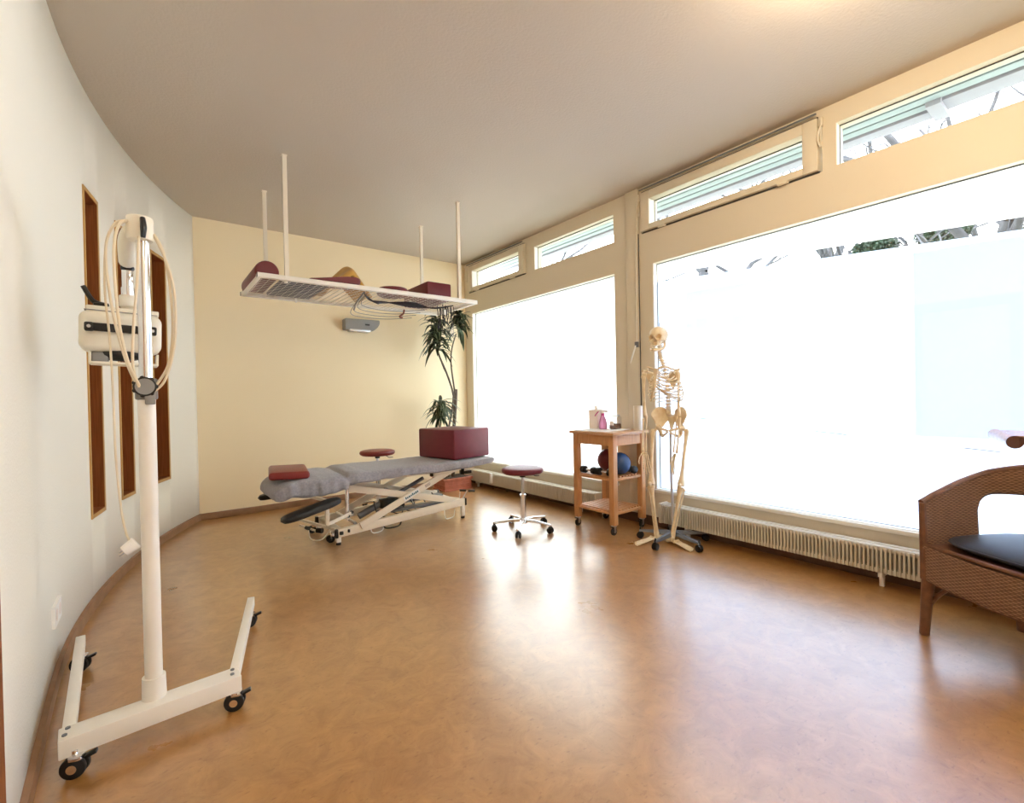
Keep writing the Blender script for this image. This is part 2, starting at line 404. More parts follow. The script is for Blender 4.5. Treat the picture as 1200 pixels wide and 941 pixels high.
def framed(root, y0, y1, z0, z1, gy0, gy1, gz0, gz1, x0, x1, name='window_frame', m='frame', gx=None):
    # rectangular frame with glass opening
    mb = MB(); b = .004 if name == 'opening_sash' else 0
    mb.bb(x0, x1, y0, gy0, z0, z1, b); mb.bb(x0, x1, gy1, y1, z0, z1, b)
    mb.bb(x0, x1, gy0, gy1, z0, gz0, b); mb.bb(x0, x1, gy0, gy1, gz1, z1, b)
    mb.build(name, m, root)
    gx = gx or (XW+.055)
    g = MB(); t = .006      # rubber gasket lines round the glass
    for (a, b_, c, d) in ((gy0, gy0+t, gz0, gz1), (gy1-t, gy1, gz0, gz1), (gy0, gy1, gz0, gz0+t), (gy0, gy1, gz1-t, gz1)): g.bb(gx-.006, gx-.001, a, b_, c, d)
    g.build('gasket', 'gasket', root)
    rv = MB(); t = .003     # pale inner reveal
    for (a, b_, c, d) in ((gy0-.001, gy0+t, gz0, gz1), (gy1-t, gy1+.001, gz0, gz1), (gy0, gy1, gz0-.001, gz0+t)): rv.bb(x0+.006, gx-.008, a, b_, c, d)
    rv.build('glazing_bead', 'frame_w', root)
    MB().bb(gx, gx+.006, gy0-.01, gy1+.01, gz0-.01, gz1+.01).build('glass_pane', 'glass', root)
    return gx
GX = XW+.06
def filmsheet(root, poly, m, name='frosted_film', dx=.0075):   # poly in (y, z); thin film on the outside of the pane
    mt = Matrix(((0, 0, 1, GX+dx), (1, 0, 0, 0), (0, 1, 0, 0), (0, 0, 0, 1)))
    return MB().prism(poly, mt, .0006).build(name, m, root)

w1 = sroot('window_1', (XW, 4.3, .3))
framed(w1, 3.00, 5.63, .30, 2.645, 3.02, 5.545, .335, 2.35, XW, XW+.12, gx=GX)
filmsheet(w1, [(3.0, .33), (5.56, .33), (5.56, .78), (3.0, .985)], 'filmw')
filmsheet(w1, [(3.0, .992), (4.55, .868), (4.55, .86), (5.56, .78), (5.56, 2.36), (3.0, 2.36)], 'filmw')
MB().bb(XW-.02, XW+.005, 3.0, 5.63, .305, .333, .004).build('window_sill', 'frame_w', w1)
w4 = sroot('window_4', (XW, 1.2, .3))
framed(w4, -.10, 2.70, .30, 2.645, -.06, 2.58, .335, 2.35, XW, XW+.12, gx=GX)
def zl(y): return .82+(.98-.82)*(y-.336)/(2.299-.336)
filmsheet(w4, [(-.07, .33), (2.59, .33), (2.59, zl(2.59)), (-.07, zl(-.07))], 'film')
def zg(y): return 2.028+(2.135-2.028)*(y-.556)/(1.872-.556)     # lower edge of the clear gap
def zt(y): return 2.094+(2.20-2.094)*(y-.556)/(1.872-.556)
filmsheet(w4, [(-.07, zl(-.07)+.006), (2.33, zl(2.33)+.006), (2.59, zl(2.59)+.006), (2.59, zg(2.59)), (1.87, zg(1.87)), (-.07, zg(-.07))], 'film')
filmsheet(w4, [(-.07, zt(-.07)), (2.59, zt(2.59)), (2.59, 2.36), (-.07, 2.36)], 'filmw')
filmsheet(w4, [(.79, 1.06), (2.30, 1.05), (2.30, 2.05), (.79, 1.98)], 'film2', 'frosted_film_patch', .0095)
filmsheet(w4, [(-.07, .90), (.785, .90), (.785, 2.0), (-.07, 1.96)], 'film3', 'frosted_film_patch', .0095)  # added sheet, tinted to imitate the bluer light at the right
MB().bb(XW-.02, XW+.005, -.1, 2.70, .305, .333, .004).build('window_sill', 'frame_w', w4)
w7 = sroot('window_7', (XW, -1.4, .3))
framed(w7, -2.4, -.42, .30, 2.99, -2.34, -.48, .335, 2.9, XW, XW+.12, gx=GX)
filmsheet(w7, [(-2.35, .33), (-.47, .33), (-.47, 2.0), (-2.35, 2.0)], 'filmw')
# transom windows
def sash(n, y0, y1, gy0, gy1, gz0=2.70, gz1=2.925):
    r = sroot('window_%d' % n, (XW, (y0+y1)/2, 2.64))
    framed(r, y0, y1, 2.655, 3.00, gy0, gy1, gz0, gz1, XW-.03, XW+.10, 'opening_sash', gx=GX)
    MB().bb(XW-.001, XW+.12, y0-.005, y1+.005, 2.640, 2.654).bb(XW-.012, XW+.12, y0, y1, 3.001, 3.012).build('sash_shadow_gap', 'gasket', r)
    for k, y in enumerate((y0+.22, y1-.22)):
        MB().bb(XW-.038, XW-.005, y-.035, y+.035, 2.640, 2.654, .004).cyl((XW-.036, y-.03, 2.640), (XW-.036, y+.03, 2.640), .007).build('hinge', 'frame', r)
    for y in (y0-.02, y1+.02):
        q = MB().box((XW-.02, y, 2.965), (.03, .022, .06), bev=.004).tube(spline([(XW-.035, y, 2.98), (XW-.05, y-.01, 2.93), (XW-.045, y+.012, 2.86), (XW-.03, y, 2.80)], 5), .006, 8)
        q.tube([(XW-.028, y, 2.985), (XW-.02, y, 2.80)], .005, 8); q.build('opener_arm', 'frame', r)
    MB().cyl((XW-.04, y0, 3.022), (XW-.04, y1, 3.022), .007, seg=8).build('opener_rod', 'greymet', r)
    return r
sash(2, 4.37, 5.60, 4.46, 5.49)
w3 = sroot('window_3', (XW, 3.6, 2.64))
framed(w3, 3.00, 4.35, 2.645, 2.99, 3.02, 4.20, 2.655, 2.92, XW, XW+.12, gx=GX)
sash(5, 1.255, 2.685, 1.345, 2.595)
w6 = sroot('window_6', (XW, .5, 2.64))
framed(w6, -.10, 1.235, 2.645, 2.99, -.06, 1.155, 2.655, 2.93, XW, XW+.12, gx=GX)
# pull cord and handle on the post (opener rod with crank)
pr_ = thing('window_crank', (XW-.05, 2.735, 1.60), 'thin painted opener rod with a fold-out crank handle on the window post', 'window opener')
MB().tube([(XW-.04, 2.725, 2.80), (XW-.043, 2.730, 2.2), (XW-.045, 2.735, 1.66)], .006, 8).build('rod', 'frame', pr_)
MB().box((XW-.045, 2.735, 1.64), (.03, .03, .05), bev=.005).build('gear_box', 'greymet', pr_)
MB().tube([(XW-.06, 2.735, 1.63), (XW-.085, 2.76, 1.52), (XW-.09, 2.775, 1.47)], [.007, .008, .006], 8).build('handle', 'frame_w', pr_)
MB().bb(XW-.032, XW-.026, 2.705, 2.712, .3, 2.64).build('post_seam', 'gasket', wr)

# ================================================================== OUTSIDE
struct(MB().bb(3.76, 40, -25, 40, -.35, -.25).build('ground', 'ground'))
ov = sroot('trim_4', (4.1, 2, 3.05))
MB().bb(3.74, 4.40, -3, 9, 3.15, 3.2).build('soffit_backing', 'gapshade', ov)  # near-black sheet: the shade between the slats is put into its colour
for k in range(5):
    x0 = 3.80+k*.1
    MB().bb(x0, x0+.078, -3 if k < 4 else .80, 9, 3.095, 3.112, .001).build('slat', 'slat', ov)
MB().bb(4.305, 4.43, .80, 9, 3.085, 3.16, .002).build('fascia', 'fascia', ov)
MB().bb(4.205, 4.38, -3, .80, 3.085, 3.16, .002).bb(4.17, 4.44, .74, .82, 3.06, 3.12, .004).build('fascia', 'fascia', ov)

def tree(name, base, h, r0, seed, label, lean=(0, 0), ivy=False, depth=5):
    rnd = random.Random(seed); root = thing(name, base, label, 'tree', 'bare winter trees beyond the windows')
    mb = MB(); tips = []
    def br(p, d, L, r, k):
        pts = [p]; q = p.copy(); dd = d.copy(); n = 5
        for i in range(n):
            dd = (dd+V((rnd.uniform(-1, 1), rnd.uniform(-1, 1), rnd.uniform(-.5, .7)))*.16).normalized(); q = q+dd*L/n; pts.append(q)
        mb.tube(pts, [r, r*.62], 7 if k > 2 else 5, caps=False); tips.append(q)
        if k == 0: return
        for j in range(3 if k > 1 else 4):
            i = rnd.randint(2, n); a = rnd.uniform(0, 2*PI)
            side = V((math.cos(a), math.sin(a), rnd.uniform(-.1, .7))).normalized()
            br(pts[i], (dd*.55+side*.8).normalized(), L*rnd.uniform(.55, .8), r*.5, k-1)
    br(V(base), V((lean[0], lean[1], 1)).normalized(), h*.45, r0, depth)
    mb.build('trunk_and_branches', 'bark', root, recalc=False)
    if ivy:
        iv = MB()
        for (c, rr, n) in ivy:
            for i in range(n):
                v = V((rnd.gauss(0, 1), rnd.gauss(0, 1), rnd.gauss(0, 1))).normalized()*rr*rnd.uniform(.5, 1)
                v.z *= .55
                p_ = V(c)+v; t = V((rnd.uniform(-1, 1), rnd.uniform(-1, 1), rnd.uniform(-1, 1))).normalized(); u = t.cross(V((0, 0, 1))).normalized()*.016; w = t.cross(u).normalized()*.022
                vs = [iv.bm.verts.new(p_+x) for x in (-u, w, u, -w)]; iv.bm.faces.new(vs)
        iv.build('ivy', 'ivy', root, recalc=False)
    return root

IVY = [((8.0, 2.12, 3.13), .26, 5000), ((8.0, 1.42, 3.16), .28, 5500)]
tree('garden_tree', (11.0, 7.2, -.3), 9, .22, 3, 'bare winter tree seen through the left part of the clear gap')
tree('garden_tree', (10.5, 3.6, -.3), 9, .30, 11, 'thick ivy-clad bare tree seen through the right end of the clear gap', lean=(.05, -.12), ivy=IVY)
tree('garden_tree', (8.5, 1.0, -.3), 8, .20, 5, 'bare branching tree seen through the rightmost top window', lean=(0, .15))
tree('garden_tree', (12.5, 12.0, -.3), 10, .25, 8, 'bare tree seen through the top windows left of the post', lean=(0, -.1))
tree('garden_tree', (9.5, 5.4, -.3), 9, .18, 21, 'slim bare tree seen through the tilting top window right of the post', lean=(0, .1))

# ================================================================== RADIATORS
def radiator(y0, y1, label, pitch=.0205, meter=None, z0=.085, z1=.245, x0=3.43, x1=3.55):
    r = thing('radiator', (3.5, (y0+y1)/2, 0), label, 'radiator', 'low finned radiators under the windows')
    MB().bb(x0+.012, x0+.05, y0, y1, z1-.03, z1, .006).bb(x1-.05, x1-.012, y0, y1, z1-.03, z1, .006).bb(x0+.012, x0+.05, y0, y1, z0, z0+.03, .006).bb(x1-.05, x1-.012, y0, y1, z0, z0+.03, .006).build('water_pipes', 'rad', r)
    f = MB(); n = int((y1-y0)/pitch)
    for i in range(n):
        y = y0+(i+.5)*(y1-y0)/n; f.bb(x0, x1, y-.005, y+.005, z0+.004, z1-.008)
    f.build('fins', 'rad', r)
    MB().bb(x0+.004, x1-.004, y0-.03, y0, z0-.004, z1+.006, .008).bb(x0+.004, x1-.004, y1, y1+.03, z0-.004, z1+.006, .008).build('end_cap', 'rad', r)
    b = MB(); k = max(2, int((y1-y0)/.9))
    for i in range(k):
        y = y0+.22+(y1-y0-.44)*i/(k-1); b.bb(x0+.02, x1+.04, y-.012, y+.012, z0-.03, z0, .003); b.bb(x0+.045, x0+.07, y-.012, y+.012, 0, z0, .003)
    b.build('bracket', 'whitemet', r)
    if meter:
        MB().bb(x0-.028, x0-.001, meter-.019, meter+.019, z0+.03, z1+.008, .004).build('heat_meter', 'white', r)
    MB().cyl((x0+.03, y0-.03, z0+.02), (x0+.03, y0-.10, z0+.02), .012).cyl((x0+.03, y0-.10, z0+.02), (x0+.03, y0-.10, 0), .010).build('pipe', 'rad', r)
    return r
radiator(3.19, 5.52, 'low cream radiator with a heat meter behind the treatment table and stool', meter=4.90, z1=.225, z0=.075)
radiator(-.6, 2.42, 'low cream finned radiator behind the skeleton and wicker armchair', pitch=.0215, z1=.25, z0=.09)

# ================================================================== wall socket, wall lamp
so = thing('wall_socket', arc(0.35, 0, .235), 'white double wall socket low on the curved white wall', 'socket')
def arcbox(mb, d0, d1, z0, z1, o0, o1):
    P = [arc(d0, o0), arc(d1, o0), arc(d1, o1), arc(d0, o1)]; return mb.prism([(q.x, q.y) for q in P], Matrix.Translation((0, 0, z0)), z1-z0)
arcbox(MB(), -.45, 1.15, .245, .335, .0, .012).build('cover_plate', 'white', so)
for d in (-.03, .73): MB().cyl(arc(d, .0105, .29), arc(d, .0135, .29), .026, seg=20).cyl(arc(d, .013, .29), arc(d, .0145, .29), .020, seg=16).build('outlet', 'tissue', so)

up = thing('wall_lamp', (2.08, YF, 2.01), 'grey metal wedge-shaped wall lamp high on the cream far wall', 'wall lamp')
def wedge(u, v):      # u round the outline, half-round plan, v height
    return None
mb = MB(); y = YF-.001
P_ = [(1.868, 2.02), (1.868, 2.150), (2.285, 2.155), (2.290, 2.125), (2.280, 2.095), (2.255, 2.060), (2.205, 2.022)]
mb.prism(P_, Matrix(((1, 0, 0, 0), (0, 0, -1, y), (0, 1, 0, 0), (0, 0, 0, 1))), .12)
bmesh.ops.bevel(mb.bm, geom=[e for e in mb.bm.edges], offset=.006, segments=2, affect='EDGES')
mb.build('housing', 'grey', up)
MB().bb(1.92, 2.17, y-.125, y-.02, 2.004, 2.030, .006).build('bottom_diffuser', 'steel', up)
MB().box((2.13, y-.1215, 2.09), (.055, .004, .018), rot=(0.2, 0, .0)).build('vent', 'black', up)

# ================================================================== CEILING RACK
RX0, RX1, RY0, RY1, RZ = .665, 2.60, 3.90, 4.70, 2.105
rk = thing('ceiling_rack', (1.63, 4.3, RZ), 'white wire mesh rack hung from the ceiling on four square rods', 'shelf')
MB().bb(RX0, RX1, RY0, RY0+.03, RZ, RZ+.035, .002).bb(RX0, RX1, RY1-.03, RY1, RZ, RZ+.035, .002).bb(RX0, RX0+.03, RY0+.03, RY1-.03, RZ, RZ+.035, .002).bb(RX1-.03, RX1, RY0+.03, RY1-.03, RZ, RZ+.035, .002).build('frame', 'whitemet', rk)
MB().bb(RX0-.003, RX0, RY0+.001, RY0+.029, RZ+.002, RZ+.033).bb(RX0-.003, RX0, RY1-.029, RY1-.001, RZ+.002, RZ+.033).bb(RX1, RX1+.003, RY0+.001, RY0+.029, RZ+.002, RZ+.033).build('end_plug', 'black', rk)
g = MB()
x = RX0+.045
while x < RX1-.03: g.tube([(x, RY0+.02, RZ+.010), (x, RY1-.02, RZ+.010)], .0022, 5); x += .05 if 1 else 0
y = RY0+.05
while y < RY1-.03: g.tube([(RX0+.02, y, RZ+.0145), (RX1-.02, y, RZ+.0145)], .0022, 5); y += .05
g.build('wire_mesh', 'whitemet', rk)
for (x, y) in ((.868, RY0+.015), (.868, RY1-.015), (2.402, RY0+.015), (2.402, RY1-.015)):
    q = MB().bb(x-.015, x+.015, y-.013, y+.013, RZ+.035, H-.004).bb(x-.02, x+.02, y-.018, y+.018, H-.005, H, .001); q.build('hanging_rod', 'creammet', rk)
MB().cyl((.868, RY0+.05, RZ-.012), (.868, RY0+.05, RZ+.02), .014).cyl((1.10, RY1-.07, RZ-.02), (1.10, RY1-.07, RZ+.01), .01).cyl((2.0, RY0+.25, RZ-.015), (2.0, RY0+.25, RZ+.01), .013).build('screw', 'whitemet', rk)
MZ = RZ+.0175
# bolster: long half-round roll lying front to back
def dprism(mb, prof, x0, y0, y1, z0):  # profile (x,z) extruded along y, ends slightly rounded
    n = len(prof); rings = []
    cx = sum(p[0] for p in prof)/n; cz = sum(p[1] for p in prof)/n
    for (yy, s) in ((y0, .86), (y0+.012, .96), (y0+.03, 1), (y1-.03, 1), (y1-.012, .96), (y1, .86)):
        rings.append([mb.bm.verts.new((x0+cx+(p[0]-cx)*s, yy, z0+max(0, cz+(p[1]-cz)*s) if s < 1 else z0+p[1])) for p in prof])
    for a, b in zip(rings, rings[1:]):
        for k in range(n): mb.bm.faces.new((a[k], a[(k+1) % n], b[(k+1) % n], b[k]))
    mb.bm.faces.new(rings[0][::-1]); mb.bm.faces.new(rings[-1]); return mb
prof = [(.01, 0)]+[(.086-.086*math.cos(a), .040+.086*math.sin(a)) for a in [i*PI/12-.15 for i in range(14)]]+[(.163, 0)]
tag(dprism(MB(), prof, .655, RY0+.045, RY1-.10, MZ).build('half_roll_bolster', 'red'), 'burgundy half-round bolster at the left end of the hanging rack', 'cushion')
# navy mat lying flat
tag(MB().box((1.035, 4.33, MZ+.016), (.36, .60, .03), bev=.012).build('exercise_mat', 'navy'), 'flat navy mat lying on the hanging rack right of the bolster', 'mat')
# wedge cushion
mb = MB()
prof2 = [(0, 0), (0, .008), (.12, .028), (.30, .060), (.375, .064), (.405, .054), (.415, .032), (.405, .008), (.39, 0)]
dprism(mb, prof2, 1.05, RY0+.05, RY0+.33, MZ+.032)
o = mb.build('wedge_cushion', 'red'); tag(o, 'burgundy wedge cushion in front of the ochre blanket on the rack', 'cushion')
# ochre blanket, folded and slumped
mb = MB()
def bl_(u, v):
    x = 1.26+.41*u; y = RY0+.36+.36*v
    tent = max(0, 1-abs(u-.58)/(.58 if u < .58 else .40))
    z = MZ+.018+.285*tent**.9*(.55+.45*math.sin(PI*v)**.5)
    z += .010*math.sin(9*v+4*u)
    x += .02*math.sin(5*v)
    return V((x, y, z))
mb.grid(bl_, 28, 24)
o = mb.build('folded_blanket', 'yellow', mods=[('SOLIDIFY', dict(thickness=.022, offset=0)), ('SUBSURF', dict(levels=1, render_levels=1))])
tag(o, 'ochre yellow blanket folded in a heap on the rack behind the wedge cushion', 'blanket')
MB().box((0.16, -.0, .0), (.30, .34, .016), bev=.007).build('folded_layer', 'yellow', o).location = (0, .0, -.0)
for c in o.children: c.location = (-.14, 0, .012)
# round cushion
mb = MB(); mb.lathe([(.02, 0), (.125, .002), (.143, .02), (.145, .045), (.13, .065), (.08, .072), (.0, .074)], (1.80, RY0+.19, MZ))
tag(mb.build('round_cushion', 'red'), 'low round burgundy cushion left of the cube on the hanging rack', 'cushion')
tag(MB().box((2.235, RY0+.36, MZ+.083), (.255, .52, .165), bev=.012).build('cube_cushion', 'red'), 'burgundy cube cushion at the right end of the hanging rack', 'cushion')
# sling cords and wires hanging under the rack
cd = thing('sling_cords', (1.9, 4.1, RZ), 'dark cords, clear straps and bowed wires hanging under the right half of the rack', 'cord')
c = MB()
for k in range(6):
    dx = .012*k
    c.tube(spline([(1.52+dx, 4.05+.02*k, RZ+.0), (1.60+dx, 4.12, RZ-.035-.004*k), (1.75, 4.14+.01*k, RZ-.03), (2.00, 4.16-.012*k, RZ-.045+.006*k), (2.25, 4.12+.01*k, RZ-.035), (2.44, 4.10, RZ-.0+.0*k)], 8), .0055, 6)
c.build('cord_bundle', 'cord', cd)
c = MB()
for k in range(4):
    z = RZ-.012*k; yb = 4.40+.10*k
    c.tube(spline([(1.53, 4.02+.05*k, RZ-.004), (1.62, yb, z-.02), (1.80, yb+.12, z-.030), (2.05, yb+.12, z-.028), (2.28, yb, z-.012)], 8), .003, 6)
c.tube(spline([(1.50, 4.0, RZ), (1.54, 4.3, RZ-.03), (1.62, 4.6, RZ-.04)], 6), .009, 7)
c.build('bowed_wires', 'greymet', cd)
MB().tube(spline([(2.10, 4.50, RZ-.01), (2.09, 4.50, RZ-.05), (2.05, 4.50, RZ-.085), (2.08, 4.50, RZ-.095)], 5), .009, 8).build('hook', 'redhook', cd)
c = MB(); rr = random.Random(4)
for k in range(9):
    x = 2.36+rr.uniform(-.06, .07); y = 4.2+rr.uniform(-.12, .15); L = rr.uniform(.10, .26)
    c.tube(spline([(x, y, RZ), (x+rr.uniform(-.02, .02), y, RZ-L*.5), (x+.015, y+.02, RZ-L), (x+.035, y, RZ-L*.55), (x+.03, y, RZ-.01)], 6), .0035, 6)
c.build('hanging_loops', 'cord', cd)
c = MB()
for k in range(5):
    x = 2.38+.02*k; c.tube(spline([(x, 4.15+.03*k, RZ-.03), (x+.015, 4.17, RZ-.18), (x+.02, 4.17, RZ-.30), (x+.03, 4.19, RZ-.20)], 6), .006, 6, flat=.3)
c.build('clear_straps', 'clear', cd)
MB().box((2.345, 4.10, RZ-.075), (.022, .008, .05), bev=.003).build('buckle', 'white', cd)

# ================================================================== TREATMENT TABLE
tb = thing('treatment_table', (1.85, 4.25, 0), 'white scissor-lift massage table covered with a grey terry sheet', 'massage table')
def TY(x): return 3.955+.05*(x-1.22)           # near rail line
def TZ(x): return .095+.052*(x-1.22)
D_ = .56
for k, dy in enumerate((0, D_)):
    MB().beam((1.215, TY(1.215)+dy, TZ(1.215)), (2.47, TY(2.47)+dy, TZ(2.47)), .04, .068, .004).build('base_rail', 'creammet', tb)
    q = MB()
    for x in (1.205, 2.476): q.box((x, TY(x)+dy, TZ(x)), (.022, .044, .07), bev=.003)
    q.build('rail_cap', 'black', tb)
    for x in (1.222, 2.45):
        top_ = TZ(x)-.03
        MB().box((x, TY(x)+dy, top_/2+.012), (.036, .036, top_-.02), bev=.003).build('foot', 'whitemet', tb)
        MB().cyl((x, TY(x)+dy, 0), (x, TY(x)+dy, .016), .020, .018).build('foot_pad', 'rubber', tb)
for x in (1.25, 2.42): MB().beam((x, TY(x)+.02, TZ(x)-.005), (x, TY(x)+D_-.02, TZ(x)-.005), .05, .045, .003).build('cross_beam', 'creammet', tb)
for dy in (-.03, D_-.02):
    MB().beam((1.40, TY(1.4)+dy, .125), (2.34, TY(2.34)+dy, .505), .018, .058, .003).build('scissor_arm', 'creammet', tb)
for dy in (.03, D_-.075):
    MB().beam((1.30, TY(1.3)+dy, .452), (2.42, TY(2.42)+dy, .170), .018, .058, .003).build('scissor_arm', 'creammet', tb)
MB().cyl((1.84, TY(1.84)-.02, .303), (1.84, TY(1.84)+D_, .303), .013).cyl((1.38, 4.0, .14), (1.38, 4.5, .14), .012).cyl((2.30, 4.0, .48), (2.30, 4.5, .48), .012).build('pivot_shaft', 'steel', tb)
MB().bb(1.30, 2.58, 3.99, 4.03, .478, .515, .003).bb(1.30, 2.58, 4.44, 4.48, .478, .515, .003).bb(1.32, 1.36, 4.03, 4.44, .478, .515).bb(2.5, 2.54, 4.03, 4.44, .478, .515).build('top_frame', 'creammet', tb)
MB().beam((2.09, 3.93, .492), (2.36, 3.935, .508), .03, .052, .003).build('end_plate', 'creammet', tb)
MB().box((2.075, 3.94, .487), (.02, .035, .05), bev=.003).box((2.44, 4.0, .468), (.03, .05, .07), bev=.004).box((2.50, 4.0, .45), (.09, .03, .03), bev=.004).build('black_fitting', 'black', tb)
MB().cyl((1.55, 4.26, .15), (2.15, 4.26, .40), .018).cyl((1.50, 4.26, .13), (1.74, 4.26, .23), .030).build('lift_actuator', 'greymet', tb)
MB().box((1.78, 4.23, .215), (.17, .10, .085), bev=.01).box((1.92, 4.34, .18), (.10, .08, .07), bev=.01).build('motor', 'black', tb)
q = MB(); rr = random.Random(9)
for k in range(4):
    x = 1.62+.13*k; q.tube(spline([(x, 4.2, .26), (x+.02, 4.12+rr.uniform(0, .06), .15), (x+.16, 4.10, .09+.02*k), (x+.28, 4.2, .13), (x+.24, 4.28, .24)], 6), .005, 6)
q.build('wiring', 'black', tb)
MB().beam((1.75, 4.15, .16), (2.42, 4.12, .175), .10, .02, .002).beam((1.80, 4.38, .17), (2.42, 4.40, .185), .10, .015, .002).build('base_tray', 'greymet', tb)
# lever loops and pedal at the right end
q = MB()
for dx, dy in ((0, 0), (.05, -.05)):
    q.tube([(2.44, TY(2.44)+.04+dy, .185), (2.455+dx, TY(2.45)+.05+dy, .262)], .005, 6)
q.build('pedal_rod', 'steel', tb)
MB().cyl((2.44, 4.05, .268), (2.50, 4.03, .262), .011).cyl((2.50, 3.985, .265), (2.56, 3.96, .258), .011).build('pedal_grip', 'black', tb)
for x0 in (1.50, 2.22):
    MB().tube(spline([(x0, 3.97, TZ(x0)-.01), (x0+.01, 3.97, .045), (x0+.06, 3.985, .03), (x0+.12, 4.0, .04), (x0+.14, 4.02, .10)], 5), .005, 6).build('foot_lever', 'whitemet', tb)
MB().tube(spline([(1.62, 4.0, .11), (1.64, 3.98, .055), (1.76, 3.98, .055), (1.80, 4.0, .11)], 5), .007, 6).build('foot_lever', 'black', tb)
# left-end bars: knobs and levers
MB().beam((1.20, 3.96, .13), (1.02, 4.40, .16), .02, .02, .002).beam((1.10, 4.02, .11), (1.02, 4.34, .12), .012, .012).tube(spline([(1.20, 4.10, .10), (1.12, 4.06, .04), (1.05, 4.12, .045), (1.05, 4.2, .12)], 5), .005, 6).build('lever_bar', 'creammet', tb)
MB().cyl((1.10, 3.97, .135), (1.07, 4.01, .135), .02).cyl((1.04, 4.14, .13), (1.03, 4.18, .13), .016).box((1.24, 3.93, TZ(1.26)), (.03, .02, .028), bev=.005).box((1.30, 3.928, TZ(1.3)+.006), (.014, .02, .026), bev=.003).build('knob', 'black', tb)
for (x, y) in ((1.19, 4.06), (1.15, 4.47)):
    MB().cyl((x, y-.012, .033), (x, y+.012, .033), .033).build('caster_wheel', 'rubber', tb)
    MB().box((x+.01, y, .075), (.03, .034, .05), bev=.004).cyl((x, y-.016, .033), (x, y+.016, .033), .012).build('caster_fork', 'chrome', tb)
# support post + arm bracket + black arm pads
MB().cyl((1.305, 3.985, .185), (1.31, 3.985, .50), .015).build('chrome_post', 'chrome', tb)
MB().beam((1.335, 3.955, .243), (1.10, 3.86, .205), .022, .028, .003).beam((1.11, 3.865, .20), (1.11, 3.865, .33), .03, .03, .003, up=(1, 0, 0)).build('pad_bracket', 'creammet', tb)
MB().cyl((1.335, 3.94, .25), (1.335, 3.965, .25), .013).cyl((1.30, 3.93, .225), (1.30, 3.955, .225), .012).build('bracket_knob', 'black', tb)
def pad(p0, p1, w, th, name):
    p0, p1 = V(p0), V(p1); d = (p1-p0); L = d.length; x = d.normalized(); y_ = V((0, 0, 1)).cross(x).normalized(); z = x.cross(y_)
    def f(u, v):
        t = u*2-1; s = (1-abs(t)**5)**.5 if abs(t) < 1 else 0
        a = v*2*PI; c_, s_ = math.cos(a), math.sin(a)
        se = lambda q: math.copysign(abs(q)**.55, q)
        return p0+x*(L*u)+y_*(se(c_)*w/2*s)+z*(se(s_)*th/2*(.35+.65*s)*(1 if s > 0 else 0))
    mb = MB(); mb.grid(f, 26, 20); bmesh.ops.remove_doubles(mb.bm, verts=mb.bm.verts[:], dist=1e-4); return mb.build(name, 'blackleather', tb, sharp=1.2)
pad((.745, 3.73, .315), (1.20, 3.80, .405), .15, .055, 'arm_pad')
pad((.765, 4.74, .325), (1.20, 4.66, .385), .15, .055, 'arm_pad')
MB().beam((1.10, 4.66, .33), (1.32, 4.52, .25), .022, .028, .003).build('pad_bracket', 'creammet', tb)
# upholstery under the sheet
MB().box((1.99, 4.155, .545), (1.30, .58, .05), bev=.02).build('mattress', 'grey', tb)
# terry sheet: closed rounded slab, head part drooping
def sheet(u, v):
    x = .735+(2.74-.735)*u
    k = v*2*PI
    # cross-section super-ellipse (y, z)
    t0 = min(1, (x-.735)/.16); t1 = min(1, (2.74-x)/.10); e0 = (1-(1-t0)**2.6)**.5; e1 = (1-(1-t1)**2.4)**.5; e = max(.0, min(e0, e1)); e = e if u not in (0, 1) else 0
    yc = 4.155; hw = .335*(.80+.20*e)*(1 if x > 1.05 else .97)
    ztop = .588 + (.010 if x > 1.27 else -.002)
    skirt = .505-.035*max(0, (1.6-x)/.6) if x > 1.27 else .455
    if x < 1.25: skirt = .455-.03*math.sin(min(1, (1.25-x)/.4)*PI)
    if x > 1.6: skirt = .505
    if x > 2.4: skirt = .505+.03*(x-2.4)/.34
    zc = (ztop+skirt)/2; hz = (ztop-skirt)/2*(.30+.70*e)
    if x < .95: zc = zc-.0*(0.95-x)
    if x < .92: zc -= .05*((.92-x)/.19)**1.3
    c_, s_ = math.cos(k), math.sin(k); se = lambda q, p: math.copysign(abs(q)**p, q)
    y = yc+se(c_, .30)*hw; z = zc+se(s_, .34)*hz
    crease = math.exp(-((x-1.27-.05*(y-4.155))/.022)**2)
    z -= .014*crease*(s_ > -.2)
    n1 = noise.noise(V((x*5, y*5, z*9)))
    n2 = noise.noise(V((x*16+3, y*9, z*6)))
    side = abs(c_)**2
    y += (n2*.012+n1*.012)*side*math.copysign(1, c_)
    z += n1*.006+(n2*.008 if x < 1.45 else n2*.002)
    if s_ < -.3: z += noise.noise(V((x*7, 3, 0)))*.016
    if x < 1.35: y += .02*noise.noise(V((x*22, z*8, y)))*side
    return V((x, y, z))
mb = MB(); mb.grid(sheet, 150, 72)
for u_ in (0, 1): mb.bm.faces.new([mb.bm.verts.new(sheet(u_, k/72)) for k in range(72)])
bmesh.ops.remove_doubles(mb.bm, verts=mb.bm.verts[:], dist=2e-4)
sh = mb.build('terry_sheet', 'terry', sharp=2)
tag(sh, 'grey terry cloth sheet stretched over the treatment table', 'sheet')
